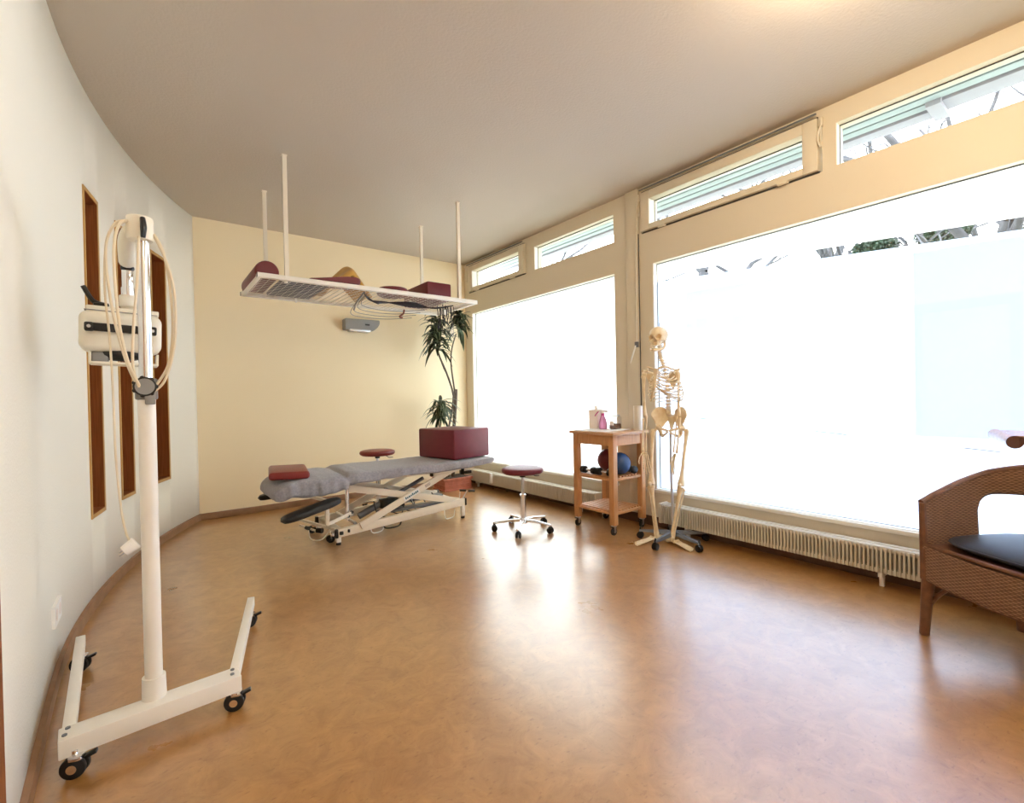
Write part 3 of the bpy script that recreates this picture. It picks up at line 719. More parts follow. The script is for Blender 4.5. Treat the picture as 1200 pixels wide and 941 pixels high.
# logo sticker on the near scissor arm (illegible dark teal lettering on a pale plate)
A0, A1 = V((1.40, TY(1.4)-.030, .125)), V((2.34, TY(2.34)-.030, .505)); dA = (A1-A0).normalized(); nA = V((dA.y*0+.05, -1, 0)).normalized(); uA = nA.cross(dA)*-1
if uA.z < 0: uA = -uA
def onarm(s, h, out=.0105): return A0+dA*s+uA*h+nA*out
MB().beam(onarm(.43, 0), onarm(.60, 0), .002, .04, .0, up=uA).build('label_plate', 'white', tb)
q = MB(); s = .447
for k, (w, hh) in enumerate(((.012, .022), (.012, .016), (.018, .016), (.012, .016), (.012, .022), (.012, .016), (.015, .018), (.012, .018))):
    q.beam(onarm(s, hh/2-.009, .0118), onarm(s+w, hh/2-.009, .0118), .001, hh, up=uA)
    s += w+.0045
q.build('label_lettering', 'teal', tb)
q = MB()
for k in range(4): q.beam(onarm(.665, .012-.007*k, .0108), onarm(.725-.008*(k % 2), .012-.007*k, .0108), .001, .004, up=uA)
q.build('type_plate', 'greyprint', tb)

# cushions on the table
pm = Matrix.Translation((.892, 4.13, .616)) @ Euler((.0, .03, -.18)).to_matrix().to_4x4()
mb = MB(); mb.box((0, 0, 0), (.285, .50, .060), bev=.024, mtx=pm, seg=4)
o = mb.build('flat_cushion', 'red2', sharp=1.5); tag(o, 'flat burgundy cushion lying on the head end of the treatment table', 'cushion')
cm = Matrix.Translation((2.435, 4.13, .60+.146)) @ Matrix.Rotation(math.radians(11), 4, 'Z')
o = MB().box((0, 0, 0), (.47, .53, .28), bev=.014, mtx=cm, seg=3).build('cube_cushion', 'red'); tag(o, 'large burgundy block cushion standing on the foot end of the treatment table', 'cushion')

# ================================================================== STOOLS
def stool(loc, ztop, rot, label, mname='red'):
    r = thing('rolling_stool', (0, 0, 0), label, 'stool', 'burgundy rolling stools')
    R = .265
    MB().lathe([(.12, ztop-.058), (.165, ztop-.055), (.183, ztop-.042), (.187, ztop-.025), (.180, ztop-.010), (.155, ztop-.002), (.09, ztop+.001), (.0, ztop+.002)], (0, 0, 0), seg=40).build('seat', mname, r, sharp=1.2)
    MB().cyl((0, 0, ztop-.062), (0, 0, ztop-.056), .10).cyl((0, 0, ztop-.09), (0, 0, ztop-.06), .026).build('seat_plate', 'black', r)
    MB().cyl((0, 0, .30), (0, 0, ztop-.085), .014).build('gas_piston', 'steel', r)
    MB().cyl((0, 0, .085), (0, 0, .31), .026, .025).cyl((0, 0, .305), (0, 0, .317), .028).build('column', 'chrome', r)
    MB().tube(spline([(.02, .0, ztop-.068), (.09, -.02, ztop-.07), (.115, -.03, ztop-.088), (.16, -.04, ztop-.09)], 5), .0045, 6).build('height_lever', 'black', r)
    MB().cyl((0, 0, .062), (0, 0, .112), .040, .032, bev=.006).build('hub', 'chrome', r)
    for k in range(5):
        a = rot+2*PI*k/5; d = V((math.cos(a), math.sin(a), 0)); n = V((-d.y, d.x, 0))
        MB().tube([d*.03+V((0, 0, .088)), d*.12+V((0, 0, .088)), d*(R-.01)+V((0, 0, .072)), d*(R+.006)+V((0, 0, .070))], [.020, .017, .014, .012], 10, flat=.75).build('leg', 'chrome', r)
        w = MB(); c_ = d*(R-.005)+n*.006
        for s_ in (-1, 1): w.cyl(c_+n*(s_*.006)+V((0, 0, .026)), c_+n*(s_*.022)+V((0, 0, .026)), .026, seg=18, bev=.003)
        w.box(c_+V((0, 0, .045)), (.03, .034, .028), rot=a, bev=.008).cyl(c_+V((0, 0, .05)), c_+V((0, 0, .068)), .006)
        w.build('caster', 'rubber', r)
    r.location = loc
    return r
stool((2.635, 3.29, 0), .560, math.radians(-140), 'burgundy rolling stool standing on the open floor in front of the left radiator')
stool((1.97, 4.97, 0), .640, math.radians(30), 'burgundy rolling stool behind the treatment table by the far wall', 'red2')

# ================================================================== PLANT
pl = thing('dracaena_plant', (3.15, 5.40, 0), 'tall dracaena with striped leaves in a terracotta planter in the window corner', 'potted plant')
q = MB()
q.bb(2.96, 3.36, 5.27, 5.56, .012, .135, .008).bb(2.945, 3.375, 5.255, 5.575, .125, .158, .006).bb(2.95, 3.37, 5.26, 5.57, 0, .020, .004).bb(2.952, 3.368, 5.262, 5.568, .070, .078, .003)
q.build('planter', 'terra', pl)
MB().bb(2.97, 3.35, 5.28, 5.55, .15, .161).build('soil', 'soil', pl)
MB().tube(spline([(3.16, 5.40, .15), (3.15, 5.38, .5), (3.145, 5.32, .85), (3.175, 5.32, 1.20), (3.18, 5.32, 1.30)], 6), [.026, .022, .024, .022], 9).build('trunk', 'stem', pl)
MB().tube(spline([(3.10, 5.40, .15), (3.05, 5.36, .6), (3.10, 5.30, 1.0), (3.13, 5.30, 1.2), (3.12, 5.30, 1.28), (3.03, 5.30, 1.52), (2.93, 5.30, 1.74), (2.90, 5.30, 1.90)], 7), [.014, .013, .012, .012, .010], 8).build('stem', 'stem', pl)
MB().tube(spline([(3.12, 5.29, 1.22), (3.06, 5.28, 1.43), (2.98, 5.28, 1.58), (2.92, 5.285, 1.75)], 7), [.009, .008, .007], 8).build('stem', 'stem', pl)
MB().tube(spline([(3.16, 5.31, 1.25), (3.13, 5.31, 1.45), (3.11, 5.31, 1.65), (3.13, 5.31, 1.83), (3.20, 5.32, 2.02)], 7), [.012, .009, .008], 8).build('stem', 'stem', pl)
MB().tube(spline([(3.05, 5.36, .16), (2.98, 5.34, .5), (2.92, 5.30, .80), (2.90, 5.30, 1.0)], 7), [.012, .010], 8).build('stem', 'stem', pl)
def leaf(mb, base, d, L, w, droop):
    base = V(base); d = V(d).normalized(); side = d.cross(V((0, 0, 1))).normalized(); n = 8
    rows = []
    for i in range(n+1):
        t = i/n; c = base+V((d.x, d.y, 0))*(L*t*(1-.25*t*droop))+V((0, 0, 1))*(L*(d.z*t-droop*t*t)); ww = w*math.sin(PI*min(1, t*.93+.07))**.8*(1-.3*t)
        rows.append([mb.bm.verts.new(c+side*ww*s+V((0, 0, 1))*abs(s)*ww*.25) for s in (-1, -.62, 0, .62, 1)])
    for a, b in zip(rows, rows[1:]):
        for k in range(4):
            f = mb.bm.faces.new((a[k], a[k+1], b[k+1], b[k])); f.material_index = 1 if k in (0, 3) else 0
def crown(c, n, L, w, seed, h=.3, spread=1):
    rr = random.Random(seed); mb = MB()
    for i in range(n):
        a = rr.uniform(0, 2*PI); t = rr.random(); el = rr.uniform(-.1, 1.1)
        d = V((math.cos(a)*spread, math.sin(a)*spread, el))
        leaf(mb, V(c)+V((0, 0, h*(t-.5))), d, L*rr.uniform(.7, 1.1), w*rr.uniform(.8, 1.15), rr.uniform(.30, 1.0))
    return mb.build('leaf_crown', ['leaf', 'leafpale'], pl, sharp=3, recalc=False)
crown((2.90, 5.28, 1.99), 85, .30, .036, 1, .42)
crown((3.24, 5.30, 2.16), 62, .26, .034, 2, .24)
crown((2.93, 5.28, 1.03), 80, .31, .026, 3, .24)

# ================================================================== TROLLEY
tr = thing('kitchen_trolley', (3.29, 2.85, 0), 'beech wood trolley on casters with two slatted shelves by the window post', 'trolley')
X0, X1, Y0, Y1, ZT = 3.05, 3.53, 2.60, 3.12, .868
MB().bb(X0, X1, Y0, Y1, ZT-.026, ZT, .004).build('worktop', 'woodtop', tr)
lx0, lx1, ly0, ly1, lw = X0+.025, X1-.025, Y0+.025, Y1-.025, .052
for (x, y) in ((lx0, ly0), (lx0, ly1-lw), (lx1-lw, ly0), (lx1-lw, ly1-lw)):
    MB().bb(x, x+lw, y, y+lw, .085, ZT-.026, .003).build('leg', 'wood', tr)
    cx_, cy_ = x+lw/2, y+lw/2
    MB().cyl((cx_-.004, cy_-.010, .032), (cx_-.004, cy_+.010, .032), .032, bev=.003).build('caster_wheel', 'rubber', tr)
    MB().cyl((cx_, cy_, .076), (cx_, cy_, .085), .024).box((cx_-.002, cy_+.0145, .055), (.022, .003, .05)).box((cx_-.002, cy_-.0145, .055), (.022, .003, .05)).cyl((cx_-.004, cy_-.016, .032), (cx_-.004, cy_+.016, .032), .009).build('caster_fork', 'steel', tr)
    MB().box((cx_-.022, cy_, .073), (.034, .022, .007), bev=.003).build('brake_tab', 'black', tr)
MB().bb(lx0+.008, lx0+.026, ly0+lw, ly1-lw, ZT-.115, ZT-.026).bb(lx1-.026, lx1-.008, ly0+lw, ly1-lw, ZT-.115, ZT-.026).bb(lx0+lw, lx1-lw, ly0+.008, ly0+.026, ZT-.115, ZT-.026).bb(lx0+lw, lx1-lw, ly1-.026, ly1-.008, ZT-.115, ZT-.026).build('apron', 'wood', tr)
for zz in (.475, .190):
    s_ = MB()
    s_.bb(lx0+.014, lx0+.034, ly0+lw, ly1-lw, zz-.022, zz, .002).bb(lx1-.034, lx1-.014, ly0+lw, ly1-lw, zz-.022, zz, .002)
    s_.bb(lx0+lw, lx1-lw, ly0+.012, ly0+.032, zz-.022, zz, .002).bb(lx0+lw, lx1-lw, ly1-.032, ly1-.012, zz-.022, zz, .002)
    n = 9
    for i in range(n):
        x = lx0+.05+(lx1-lx0-.1)*(i)/(n-1); s_.bb(x-.013, x+.013, ly0+.033, ly1-.033, zz-.004, zz+.010, .002)
    s_.build('slatted_shelf', 'wood', tr)
# things on the trolley top
tag(MB().box((3.255, 2.90, ZT+.003), (.36, .36, .006), rot=.03, bev=.002).build('paper_sheet', 'paper'), 'white paper towel spread over the trolley top', 'paper')
dsp = thing('tissue_dispenser', (3.33, 3.045, ZT+.006), 'tall pale paper towel dispenser box on the trolley, leftmost', 'dispenser')
MB().box((3.33, 3.045, ZT+.006+.088), (.10, .10, .176), rot=.2, bev=.010).build('box', 'tissue', dsp)
MB().tube(spline([(3.33, 3.04, ZT+.180), (3.335, 3.045, ZT+.205), (3.325, 3.05, ZT+.222)], 4), [.016, .014, .006], 8).build('paper_tuft', 'paper', dsp)
sp = thing('spray_bottle', (3.30, 2.93, ZT+.006), 'pink spray bottle with a white trigger head on the trolley', 'bottle')
MB().lathe([(.030, 0), (.037, .006), (.037, .05), (.030, .085), (.017, .118), (.014, .13)], (3.30, 2.93, ZT+.006), seg=24).build('bottle_body', 'pinkclear', sp)
MB().cyl((3.30, 2.93, ZT+.128), (3.30, 2.93, ZT+.150), .016).build('neck_ring', 'pink', sp)
MB().beam((3.335, 2.90, ZT+.166), (3.255, 2.97, ZT+.182), .020, .022, .006).cyl((3.30, 2.93, ZT+.148), (3.30, 2.93, ZT+.170), .011).build('spray_head', 'white', sp)
MB().tube(spline([(3.275, 2.952, ZT+.172), (3.262, 2.975, ZT+.145), (3.255, 2.985, ZT+.125)], 4), .005, 6).build('trigger', 'pink', sp)
jr = thing('preserving_jar', (3.35, 2.83, ZT+.006), 'square glass preserving jar with brown contents on the trolley', 'jar')
MB().box((3.35, 2.83, ZT+.006+.060), (.088, .088, .118), bev=.012, seg=3).build('glass_body', 'jar', jr)
MB().cyl((3.35, 2.83, ZT+.118), (3.35, 2.83, ZT+.132), .036).cyl((3.35, 2.83, ZT+.130), (3.35, 2.83, ZT+.138), .043).build('lid', 'jar', jr)
MB().box((3.35, 2.83, ZT+.034), (.078, .078, .048), bev=.01).build('contents', 'brown', jr)
MB().tube([(3.35+.044*math.cos(a), 2.83+.044*math.sin(a), ZT+.128) for a in [i*PI/10 for i in range(20)]], .0022, 6, closed=True).build('wire_clip', 'steel', jr)
MB().box((3.303, 2.83, ZT+.062), (.003, .045, .035)).build('label', 'tissue', jr)
tag(MB().cyl((3.44, 2.645, ZT), (3.44, 2.645, ZT+.215), .040, seg=32, bev=.004).build('paper_roll', 'creammet'), 'tall standing paper roll at the corner of the trolley behind the skeleton arm', 'paper roll')
# on the upper shelf
ZS = .4855
tag(MB().ell((3.34, 2.905, ZS+.104), (.104,)*3, u=32, v=20).build('exercise_ball', 'ballred'), 'dark red exercise ball on the upper shelf of the trolley', 'ball')
tag(MB().ell((3.262, 2.715, ZS+.098), (.098,)*3, u=32, v=20).build('exercise_ball', 'ballblue'), 'blue exercise ball on the upper shelf of the trolley', 'ball')
def dumb(c, a, label, L=.17, r=.034):
    t = thing('dumbbell', c, label, 'dumbbell', 'black dumbbells on the trolley shelf'); d = V((math.cos(a), math.sin(a), 0))*L/2; c = V(c)+V((0, 0, r))
    MB().cyl(c-d, c-d*.45, r, seg=8, bev=.004).cyl(c+d*.45, c+d, r, seg=8, bev=.004).build('weight', 'black', t)
    MB().cyl(c-d*.45, c+d*.45, .013).build('grip', 'chrome', t)
dumb((3.122, 2.945, ZS), PI/2, 'black dumbbell at the front edge of the trolley shelf, leftmost')
dumb((3.122, 2.765, ZS), 1.65, 'black dumbbell partly hidden behind the front trolley leg')
dumb((3.425, 2.72, ZS), 1.2, 'black dumbbell right of the blue ball on the trolley shelf', .13)

# ================================================================== SKELETON
sk = thing('anatomical_skeleton', (3.29, 2.21, 0), 'life-size anatomical skeleton model hanging on a wheeled stand by the window', 'skeleton')
Lv = V((.36, -.933, 0)); Nf = V((-.933, -.36, 0)); U = V((0, 0, 1))
def bone(name, p0, p1, r, e0, e1, bow=0, parent=sk, m='bone'):
    p0, p1 = V(p0), V(p1); d = (p1-p0); b = Nf*bow
    pts = [p0, p0+d*.05, p0+d*.13, p0+d*.3+b, p0+d*.5+b*1.2, p0+d*.7+b, p0+d*.87, p0+d*.95, p1]
    return MB().tube(pts, [e0*.6, e0, (e0+r)/2, r, r*.95, r, (e1+r)/2, e1, e1*.6], 12).build(name, m, parent, sharp=1.4)
# skull
FA = math.radians(192); f_ = V((math.cos(FA), math.sin(FA), 0)); l_ = V((-f_.y, f_.x, 0)); hc = V((3.243, 2.285, 1.650))
l_ = l_ if l_.dot(Lv) > 0 else -l_
def ss(a, b, x):
    t = max(0, min(1, (x-a)/(b-a))); return t*t*(3-2*t)
def skullp(u, v):
    th = u*2*PI; ph = v*PI; a = math.sin(ph)*math.cos(th); b = math.sin(ph)*math.sin(th); c = math.cos(ph)
    x, y, z = a*.090-.008, b*.071, c*.072
    if c < 0 and a > -.3:
        t = ss(0, -.75, c)*ss(-.15, .45, a); z -= .030*t; y *= 1-.30*t; x = x*(1-t*.75)+.072*t*.75
        if a > .55 and c < 0: x = max(x, .068-.3*abs(y)*t)
    if a < -.2 and c < -.3: z += .012
    if a > .15:
        for s in (-1, 1):
            dd = math.hypot((y-s*.031)/.0185, (z+.018)/.0165); x -= .034*math.exp(-dd**4)
            dd = math.hypot((y-s*.031)/.030, (z-.004)/.008); x += .005*math.exp(-dd*dd)
            dd = math.hypot((y-s*.052)/.014, (z+.040)/.011); x += .006*math.exp(-dd*dd); y += s*.004*math.exp(-dd*dd)
            dd = math.hypot((y-s*.038)/.012, (z+.066)/.012); x -= .014*math.exp(-dd*dd)
        w = .006+.008*max(0, min(1, (-.030-z)/.025)); dd = math.hypot(y/w, (z+.045)/.017); x -= .026*math.exp(-dd**4)
        x += .006*math.exp(-(y/.008)**2-((z+.018)/.012)**2)
    else:
        pass
    for s in (-1, 1):   # temples
        dd = math.hypot((x-.04)/.025, (z+.005)/.03); y -= s*.007*math.exp(-dd*dd)*(1 if y*s > .03 else 0)
    return hc+f_*x+l_*y+U*z
mb = MB(); mb.grid(skullp, 110, 72); bmesh.ops.remove_doubles(mb.bm, verts=mb.bm.verts[:], dist=2e-4)
skl = mb.build('skull', 'bone', sk, sharp=2)
def H_(x, y, z): return hc+f_*x+l_*y+U*z
for s in (-1, 1):
    MB().tube(spline([H_(.055, s*.052, -.040), H_(.035, s*.066, -.043), H_(.0, s*.066, -.042), H_(-.02, s*.060, -.038)], 5), [.006, .0045, .006], 8).build('cheek_arch', 'bone', skl)
q = MB().tube([H_(x, y, z) for x, y, z in ((.070, -.026, -.086), (.082, -.013, -.089), (.086, 0, -.090), (.082, .013, -.089), (.070, .026, -.086))], .0065, 8)
q.build('upper_teeth', 'teeth', skl)
jw = MB().tube(spline([H_(.002, -.055, -.045), H_(.006, -.054, -.085), H_(.02, -.049, -.108), H_(.065, -.028, -.120), H_(.083, 0, -.122), H_(.065, .028, -.120), H_(.02, .049, -.108), H_(.006, .054, -.085), H_(.002, .055, -.045)], 5), [.007, .011, .011, .010, .012, .010, .011, .011, .007], 10).build('jaw', 'bone', sk, sharp=1.4)
MB().tube([H_(x, y, z) for x, y, z in ((.066, -.025, -.106), (.078, -.013, -.107), (.082, 0, -.107), (.078, .013, -.107), (.066, .025, -.106))], .0065, 8).build('lower_teeth', 'teeth', jw)
# spine: stacked vertebrae on a curve
SP = spline([(3.262, 2.285, 1.575), (3.268, 2.288, 1.50), (3.300, 2.282, 1.42), (3.335, 2.280, 1.32), (3.345, 2.272, 1.20), (3.330, 2.262, 1.10), (3.325, 2.255, 1.02)], 12)
def sp_at(t): i = min(int(t*(len(SP)-1)), len(SP)-2); fr = t*(len(SP)-1)-i; return SP[i].lerp(SP[i+1], fr)
mb = MB(); dk = MB()
for k in range(24):
    t = (k+.5)/24 if k > 6 else (k+.5)/24
    t = (k+.5)*.0285 if k < 7 else .2+(k-7+.5)*.047
    p = sp_at(min(t, 1)); r = .012+.010*(k/23); h = .007 if k < 7 else .0105
    mb.tube([p+U*h, p+U*h*.5, p-U*h*.5, p-U*h], [r, r*.82, r*.82, r], 12)
    mb.tube([p-Nf*r*.5, p-Nf*(r+.022)-U*.010], [.006, .003], 6)
    for s in (-1, 1): mb.tube([p-Nf*.006, p-Nf*.012+Lv*s*(.020+.012*(k > 6)*(k < 22))+U*.002], [.006, .004], 6)
    dk.cyl(p-U*(h+.003), p-U*h, r*.9, seg=10)
mb.build('vertebral_column', 'bone', sk, sharp=1)
dk.build('spinal_discs', 'cart', sk)
# rib cage
ST, SB = V((3.172, 2.262, 1.375)), V((3.150, 2.262, 1.235))
MB().tube([ST+U*.010, ST, ST.lerp(SB, .25), ST.lerp(SB, .35), ST.lerp(SB, .8), SB, SB-U*.028+Nf*.004], [.014, .021, .020, .013, .016, .012, .005], 10, flat=.45).build('sternum', 'bone', sk, sharp=1.2)
WID = [.060, .085, .102, .114, .122, .128, .132, .133, .130, .124, .112, .095]
for i in range(12):
    pz = 1.392-.0245*i; t = min(range(len(SP)), key=lambda k: abs(SP[k].z-pz)); b = SP[t]
    attach = ST.lerp(SB, min(1, i/6.3))-Nf*.004
    fz = (attach.z if i < 7 else 1.235-.022*(i-6))-(.012 if i < 2 else .0)
    dep = max(.06, ((attach-b).dot(Nf)))*(1 if i < 7 else 1-.05*(i-6)); w = WID[i]
    end = {10: 1.45, 11: 1.0}.get(i, 2.62 if i < 7 else 2.35-.12*(i-7))
    for s in (-1, 1):
        pts = []
        for k in range(15):
            ph = .12+(end-.12)*k/14
            drop = (1-math.cos(ph))/2
            zz = b.z+.004-(b.z-fz+.045*math.sin(ph*.9)+.02)*drop
            pts.append(b-Nf*.006+Nf*((1-math.cos(ph))/2*dep-.012*math.sin(ph)**2*(ph < 1.6))+Lv*s*w*math.sin(ph)**.82+U*(zz-b.z))
        MB().tube(pts, [.0042, .0055, .006, .0062, .006, .005], 8, flat=.62).build('rib', 'bone', sk, sharp=1.5)
        if i < 10:
            a2 = attach if i < 7 else SB.lerp(ST, .05)-Nf*.004
            e_ = pts[-1]; mid = (e_+a2)/2+Nf*.006-U*(.010 if i > 3 else 0)
            MB().tube(spline([e_, mid, a2+Lv*s*.010], 4), .0048, 7).build('rib_cartilage', 'cart', sk, sharp=1.5)
# shoulders
shR, shL = V((3.214, 2.412, 1.345)), V((3.306, 2.150, 1.345))
for s, sh_ in ((-1, shR), (1, shL)):
    MB().tube(spline([ST+Lv*s*.018+U*.006, ST+Lv*s*.065+U*.022-Nf*.006, sh_-Lv*s*.035+U*.030-Nf*.002, sh_+U*.024-Lv*s*.008], 5), [.008, .0065, .0075], 8).build('clavicle', 'bone', sk, sharp=1.4)
    q = MB(); b = sh_-Nf*.055
    P = [sh_-Nf*.012+U*.004-Lv*s*.014, b-Lv*s*.085+U*.012, b-Lv*s*.090-U*.05, b-Lv*s*.055-U*.135, b-Lv*s*.030-U*.08]
    va = [q.bm.verts.new(p) for p in P]; vb = [q.bm.verts.new(p-Nf*.006) for p in P]
    q.bm.faces.new(va); q.bm.faces.new(vb[::-1])
    for k in range(5): q.bm.faces.new((va[k], va[(k+1) % 5], vb[(k+1) % 5], vb[k]))
    q.tube(spline([b-Lv*s*.080+U*.0, b-Lv*s*.04+U*.018, sh_-Nf*.03+U*.030, sh_+U*.028+Lv*s*.004], 5), [.005, .006, .010], 8)
    q.build('scapula', 'bone', sk)
def hand(w, tip, s, side):   # w wrist, tip middle fingertip, s = across direction
    w, tip = V(w), V(tip); d = (tip-w); L = d.length; d.normalize(); q = MB()
    hd = bpy.data.objects.new('hand', None)
    for k in range(8): q.ell(w+d*(.008+.012*(k // 4))+s*((k % 4)-1.5)*.010, .0068, u=10, v=6)
    for k in range(5):
        o_ = (k-1.7)*.0125
        if k == 0:
            pts = [w+d*.012+s*-.022, w+d*.045+s*-.040+side*.008, w+d*.075+s*-.047+side*.012, w+d*.098+s*-.046+side*.010]; fr = (0, 1, 2, 3)
        else:
            Lk = L*(.93, 1, .95, .80)[k-1]; sp_ = 1+.9
            a = lambda t: w+d*(Lk*t)+s*(o_*(.7+.9*t))+side*(.012*math.sin(PI*t))
            pts = [a(.13), a(.47), a(.68), a(.84), a(1)]
        for j in range(len(pts)-1):
            p0, p1 = pts[j], pts[j+1]; dd = (p1-p0)
            q.tube([p0, p0+dd*.12, p0+dd*.5, p0+dd*.88, p1], [.0038, .0052, .0032, .0048, .0034], 7)
    return q.build('hand', 'bone', sk, sharp=1.4)
elR, elL = V((3.200, 2.392, 1.000)), V((3.298, 2.148, 1.005)); wrR, wrL = V((3.121, 2.345, .725)), V((3.222, 2.135, .722))
for s, sh_, el, wr_, tip in ((-1, shR, elR, wrR, (3.075, 2.300, .560)), (1, shL, elL, wrL, (3.172, 2.125, .562))):
    h = bone('humerus', sh_, el, .0095, .021, .018)
    MB().ell(sh_-Lv*s*.008+U*.002, .021, u=14, v=10).build('humeral_head', 'bone', h)
    bone('ulna', el-Nf*.006-Lv*s*.010+U*.015, wr_+Lv*s*-.013+U*.004, .0055, .011, .007)
    bone('radius', el+Nf*.006+Lv*s*.012-U*.008, wr_+Lv*s*.012, .0058, .009, .011)
    if s < 0: hand(wr_, tip, Lv*1.0, Nf)
    else: hand(wr_, tip, (Nf*.8+Lv*.5).normalized(), -Lv)
# pelvis
PC = V((3.318, 2.238, .965))
def PV(l, u, n): return PC+Lv*l+U*u+Nf*n
q = MB()
for s in (-1, 1):
    out = [(.018, .035), (.030, .075), (.055, .100), (.085, .108), (.112, .095), (.130, .068), (.132, .042), (.118, .018), (.108, -.012), (.098, -.045), (.078, -.060), (.058, -.045), (.040, -.015), (.022, .005)]
    def nof(l, u): return -.035+.085*max(0, (l-.02)/.11)**1.1-.02*max(0, u-.05)/.05
    cen = (.072, .030)
    rings = []
    for t in (0, .35, .7, 1):
        rings.append([(cen[0]+(l-cen[0])*t, cen[1]+(u-cen[1])*t) for l, u in out])
    for face in (1, -1):
        R_ = [[q.bm.verts.new(PV(s*l, u, nof(l, u)+(-.014*(1-t) if 1 else 0)+face*(.0035+.004*t))) for (l, u) in rg] for rg, t in zip(rings[1:], (.35, .7, 1))]
        cv = q.bm.verts.new(PV(s*cen[0], cen[1], nof(*cen)-.014+face*.0035)); n = len(out)
        for k in range(n):
            q.bm.faces.new((cv, R_[0][k], R_[0][(k+1) % n]))
            for a, b in zip(R_, R_[1:]): q.bm.faces.new((a[k], b[k], b[(k+1) % n], a[(k+1) % n]))
        if face == 1: fr_ = R_[-1]
        else:
            for k in range(n): q.bm.faces.new((fr_[k], fr_[(k+1) % n], R_[-1][(k+1) % n], R_[-1][k]))
    q.tube(spline([PV(s*o[0], o[1], nof(*o)) for o in out[1:9]], 3), .0075, 8)
    q.tube(spline([PV(s*.088, -.045, .02), PV(s*.060, -.060, .045), PV(s*.025, -.068, .065), PV(s*.006, -.078, .068)], 4), [.016, .010, .009, .013], 9)
    q.tube(spline([PV(s*.088, -.05, .01), PV(s*.078, -.095, -.015), PV(s*.066, -.120, -.01), PV(s*.040, -.108, .03), PV(s*.010, -.085, .062)], 4), [.018, .014, .014, .008, .009], 9)
    q.ell(PV(s*.092, -.050, .012), .024, u=14, v=10)
q.tube([PV(0, .045, -.030), PV(0, .02, -.042), PV(0, -.02, -.052), PV(0, -.055, -.040), PV(0, -.075, -.025)], [.036, .038, .026, .014, .006], 12, flat=.6)
q.build('pelvis', 'bone', sk, sharp=1.2)
# legs
def leg(s, hip, tro, kn, an, toe, kneedir):
    hip, tro, kn, an, toe = map(V, (hip, tro, kn, an, toe))
    q = MB().ell(hip, .023, u=14, v=10).tube([hip, (hip+tro)/2, tro], [.014, .012, .016], 10)
    d = kn-tro
    q.tube([tro+U*.026, tro+U*.008, tro+d*.06, tro+d*.15, tro+d*.4+Nf*.008, tro+d*.65+Nf*.008, tro+d*.85, tro+d*.94, tro+d*.985, kn+U*.004], [.010, .020, .019, .0145, .0125, .013, .019, .028, .030, .020], 12)
    q.build('femur', 'bone', sk, sharp=1.4)
    MB().ell(kn+Nf*.034+U*.010, (.016, .013, .019), u=12, v=8).build('patella', 'bone', sk)
    d = an-kn
    MB().tube([kn-U*.006, kn+d*.02, kn+d*.06, kn+d*.15+Nf*.004, kn+d*.4+Nf*.004, kn+d*.7, kn+d*.92, an], [.022, .029, .026, .017, .012, .0105, .013, .017], 12).build('tibia', 'bone', sk, sharp=1.4)
    MB().tube([kn+d*.06+Lv*s*.030-Nf*.012, kn+d*.12+Lv*s*.028-Nf*.012, kn+d*.5+Lv*s*.022-Nf*.008, kn+d*.9+Lv*s*.018, an+Lv*s*.018-U*.010], [.009, .006, .005, .006, .009], 8).build('fibula', 'bone', sk, sharp=1.4)
    f = V((toe.x-an.x, toe.y-an.y, 0)); L = f.length; f.normalize(); c = V((-f.y, f.x, 0)); a0 = V((an.x, an.y, 0))
    q = MB()
    q.tube([a0-f*.055+U*.022, a0-f*.045+U*.024, a0-f*.02+U*.032, a0+f*.015+U*.040], [.010, .021, .020, .019], 10)
    q.ell(a0+f*.005+U*.050, (.022, .020, .018), u=12, v=8)
    for k in range(5): q.ell(a0+f*(.045+.004*(k % 2))+c*(k-2)*.011+U*.034, .0125, u=10, v=7)
    for k in range(5):
        o_ = (k-2)*.011; Lk = L*(1, .99, .95, .90, .84)[k if s > 0 else 4-k]; r = .0058
        def a(t): return a0+f*(.055+(Lk-.055)*t)+c*(o_*(1+.55*t))+U*(.032-.024*t)
        P = [a(0), a(.52), a(.80), a(1)]
        for j in range(3):
            dd = P[j+1]-P[j]; q.tube([P[j], P[j]+dd*.12, P[j]+dd*.5, P[j]+dd*.88, P[j+1]], [r*.8, r*1.15, r*.75, r*1.1, r*.75], 7)
    for v in q.bm.verts:
        if v.co.z < .001: v.co.z = .001
    q.build('foot', 'bone', sk, sharp=1.4)
leg(-1, (3.275, 2.318, .915), (3.243, 2.352, .875), (3.175, 2.325, .462), (3.232, 2.318, .062), (3.005, 2.372, .01), 0)
leg(1, (3.348, 2.155, .915), (3.358, 2.118, .880), (3.286, 2.132, .462), (3.252, 2.198, .065), (3.215, 1.985, .01), 0)
